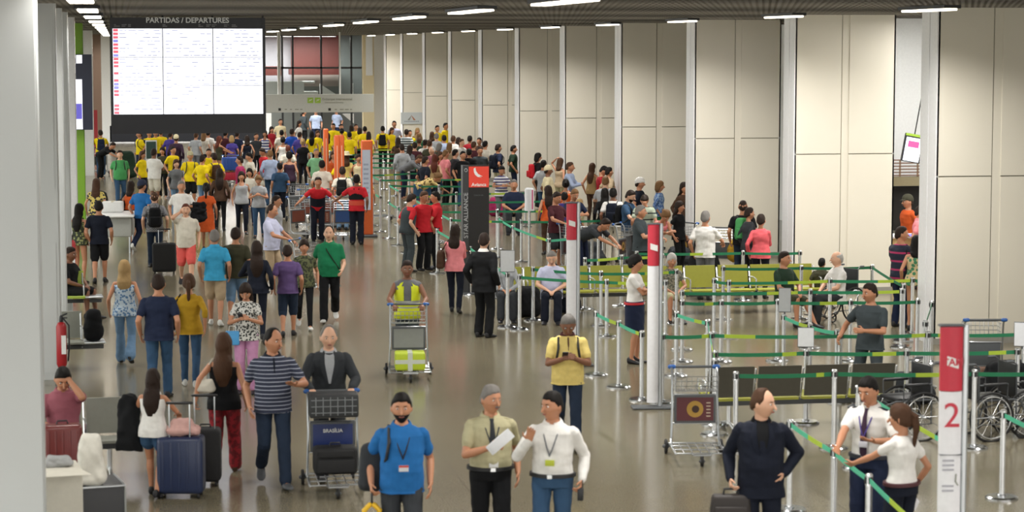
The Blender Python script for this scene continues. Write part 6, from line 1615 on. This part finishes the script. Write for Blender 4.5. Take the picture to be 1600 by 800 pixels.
# trolleys being pushed
def push_cart(root, anc, label, dist=.62, **k):
    rz = root.rotation_euler.z; p = root.location + Matrix.Rotation(rz, 3, 'Z') @ Vector((0, -dist - .31 + .0, 0))
    return cart(p, rz, label, **k)
c8 = push_cart(r8, a8, 'luggage trolley with a blue poster panel pushed by the man in grey jacket', ad='1E2F66', pic=False, words='BRASÍLIA', dist=.44)
q = c8.location + Matrix.Rotation(c8.rotation_euler.z, 3, 'Z') @ Vector((0, -.14, 0))
t = suitcase((q.x, q.y, 0), c8.rotation_euler.z, 'black soft suitcase standing on the blue panelled trolley', w=.48, d=.28, h=.30, c='1B1B1D', soft=True, handle=0, at_z=.155)
q = c8.location + Matrix.Rotation(c8.rotation_euler.z, 3, 'Z') @ Vector((0, .09, 0))
t = thing('crate', 'dark grid crate set on the handle end of the blue panelled trolley', 'crate', (q.x, q.y, .80), c8.rotation_euler.z)
g = G(); g.rbox((0, 0, .13), (.54, .32, .25), .02); cr = g.build('body', mat('charcoal plastic', '303234', .5), t)
g = G()
for k in range(6): g.box((-.2 + k * .08, -.164, .13), (.010, .01, .2))
for k in range(3): g.box((0, -.164, .06 + k * .07), (.5, .01, .008))
g.build('grid', mat('pale crate grid', '7E8284', .5), cr)
c24 = push_cart(r24, a24, 'small trolley carrying yellow boxes pushed by the worker in the vest', pic=False, ad='8A8C8A', dist=.40)
q = c24.location + Matrix.Rotation(c24.rotation_euler.z, 3, 'Z') @ Vector((0, -.28, 0))
t = thing('parcel', 'lime yellow taped parcel on the small trolley', 'parcel', (q.x, q.y, .156), c24.rotation_euler.z)
g = G(); g.rbox((0, 0, .13), (.44, .34, .26), .03); g.build('box_body', mat('lime parcel', 'B9CC2C', .5), t)
g = G(); g.box((0, 0, .13), (.07, .35, .268)); g.box((0, -.172, .13), (.44, .004, .06)); g.build('tape', mat('pale tape', 'C9CFC2', .4), t)
push_cart(r22, a22, 'trolley pushed by the balding man in pale polo', ad='4A3A36', dist=.5)
c3 = push_cart(rb3[0], rb3[1], 'trolley pushed away by the man in yellow tee', ad='5E6468', dist=.45)
blob('rucksack', 'big black rucksack beside the trolley at the left', 'bag', on_z(155, 300, .6), (.55, .4, .62), 'black', at_z=0, seed=31)
blob('rucksack', 'dark green rucksack piled on a trolley behind the green polo', 'bag', on_z(196, 240, .9), (.9, .5, 1.0), 'darkgreen', at_z=0, seed=32, taper=.7)
l0 = on_z(360, 290, 0)
ck = cart((l0.x, l0.y, 0), R(-4), 'loaded trolley standing behind the magenta tee man', ad='777777')
suitcase((l0.x, l0.y - .25, 0), R(-4), 'glossy blue suitcase on the trolley behind the magenta tee man', w=.62, d=.26, h=.46, c='2A4E9A', handle=0, at_z=.50)
suitcase((l0.x, l0.y - .25, 0), R(-4), 'red suitcase lowest on the trolley behind the magenta tee man', w=.6, d=.28, h=.28, c='B02038', handle=0, at_z=.156)
lw = on_z(236, 270, 0)
t = thing('trolley_board', 'white framed dark green sign board between the yellow travellers', 'sign', (on_z(236, 219, 1.6).x, on_z(236, 219, 1.6).y, 0), 0)
g = G(); g.bb(-.2, .2, -.01, .02, .6, 1.6); g.build('frame', M_white, t, False); g = G(); g.bb(-.17, .17, -.02, -.01, .95, 1.55); g.build('panel', mat('bottle green panel', '2E4A44', .5), t, False)
for sx in (-1, 1): g = G(); g.tube([(sx * .18, 0, .0), (sx * .18, 0, .62)], .015, 6, round_=False); g.build('leg', M_white, t)
# the stack of trolleys the workers gather
gr = 'empty trolleys gathered by the workers in red'
for i, (px, py, rz) in enumerate(((474, 372, 40), (505, 374, 12), (538, 373, -8), (488, 358, 15), (521, 357, 5), (552, 356, -14))):
    l0 = on_z(px, py, 0); cart((l0.x, l0.y, 0), R(rz), 'empty steel luggage trolley in the cluster between the two workers in red', gr, ad='7A4030' if i != 2 else '2B4E86', pic=i == 1)
l0 = on_z(469, 345, 0); cart((l0.x, l0.y, 0), R(165), 'single steel trolley standing left of the leaning worker')
for px, py, f_, lb in ((900, 425, 20, 'trolley with a blue grip beside the man in maroon tee'), (985, 425, 60, 'trolley the bearded man in blue leans on'), (1060, 424, -60, 'trolley holding a grey case beside the blonde woman'), (1130, 430, 150, 'trolley with blue grips in front of the wall near the white tee man'), (580, 345, 100, 'trolley with red corners beside the aisle posts'), (672, 388, 150, 'trolley standing between the workers in red by the posts')):
    l0 = on_z(px, py, 0); cart((l0.x, l0.y, 0), R(f_), lb)
l0 = on_z(1061, 424, 0)
blob('travel_bag', 'charcoal travel bag lying on the trolley beside the blonde woman', 'bag', (l0.x, l0.y), (.5, .7, .38), 'charcoal', at_z=.16, seed=41)
l0 = on_z(1130, 430, 0)
blob('travel_bag', 'orange yellow bag on the trolley near the wall', 'bag', (l0.x + .25, l0.y - .3), (.5, .4, .5), 'mustard', at_z=.3, seed=42)
blob('travel_bag', 'big black duffel leaning beside the white tee man', 'bag', on_z(1100, 405, .45), (.75, .5, .9), 'black', at_z=0, seed=43, taper=.6)
blob('travel_bag', 'dark grey duffel heaped beside the first red topped totem', 'bag', on_z(925, 384, .5), (.7, .5, .6), 'charcoal', at_z=0, seed=44, taper=.6)
blob('travel_bag', 'black sports bag under the seated man in lilac tee', 'bag', on_z(890, 480, .1), (.42, .3, .45), 'darknavy', at_z=0, seed=45)
blob('travel_bag', 'black trolley bag beside the seated woman in grey', 'bag', on_z(825, 486, .1), (.5, .35, .55), 'black', at_z=0, seed=46)
blob('travel_bag', 'red backpack lying on the ground in the far queue', 'bag', on_z(626, 290, .2), (.45, .35, .4), 'crimson', at_z=0, seed=47)
blob('travel_bag', 'pink bag at the feet of the striped tee woman', 'bag', on_z(776, 305, .6), (.5, .4, .55), 'magenta', at_z=.0, seed=48)
handbag(rgp[0], rgp[1], 'black shoulder bag hanging by the striped man at the wall gap', 'black', side=-1, z=.02)
# suitcases
l0 = on_z(284, 776, 0)
sb = suitcase((l0.x, l0.y, 0), R(170), 'large navy blue ribbed suitcase pushed by the girl', w=.50, d=.30, h=.62, c='25304F', handle=.42)
t = blob('handbag', 'pale pink handbag lying on top of the navy suitcase', 'handbag', (l0.x + .02, l0.y), (.38, .22, .19), 'CFA39C', at_z=.672, seed=51, taper=.7)
l0 = on_z(322, 758, 0)
suitcase((l0.x, l0.y, 0), R(172), 'black suitcase pulled by the woman in red patterned trousers', w=.34, d=.24, h=.60, c='1A1A1C', handle=.42, soft=True)
l0 = on_z(257, 428, 0)
suitcase((l0.x, l0.y, 0), R(176), 'black fabric suitcase trailing behind the shaven headed man', w=.50, d=.28, h=.62, c='151517', handle=.35, soft=True)
l0 = on_z(383, 520, .9)
pw = world(r15, (-.20, -.10, .86)); t = thing('shopping_bag', 'small bright blue bag held by the woman in lilac trousers', 'bag', pw, r15.rotation_euler.z)
g = G(); g.rbox((0, 0, .0), (.20, .08, .20), .02); g.build('bag_body', mat('azure bag', '4FA0DC', .5), t); g = G(); g.tube([(-.05, 0, .1), (-.04, 0, .17), (.04, 0, .17), (.05, 0, .1)], .006, 5); g.build('handle', M_white, t)
pw = world(rb1[0], (0, 0, 0))
pw = on_z(503, 0, 1.0)
handbag(rgo[0], rgo[1], 'big black shoulder bag of the woman in the orange top', 'black', side=1, z=.1, size=(.2, .36, .42))
# baby
pb = on_z(898, 283, 1.3)
bpy.data.scenes.remove(TS)
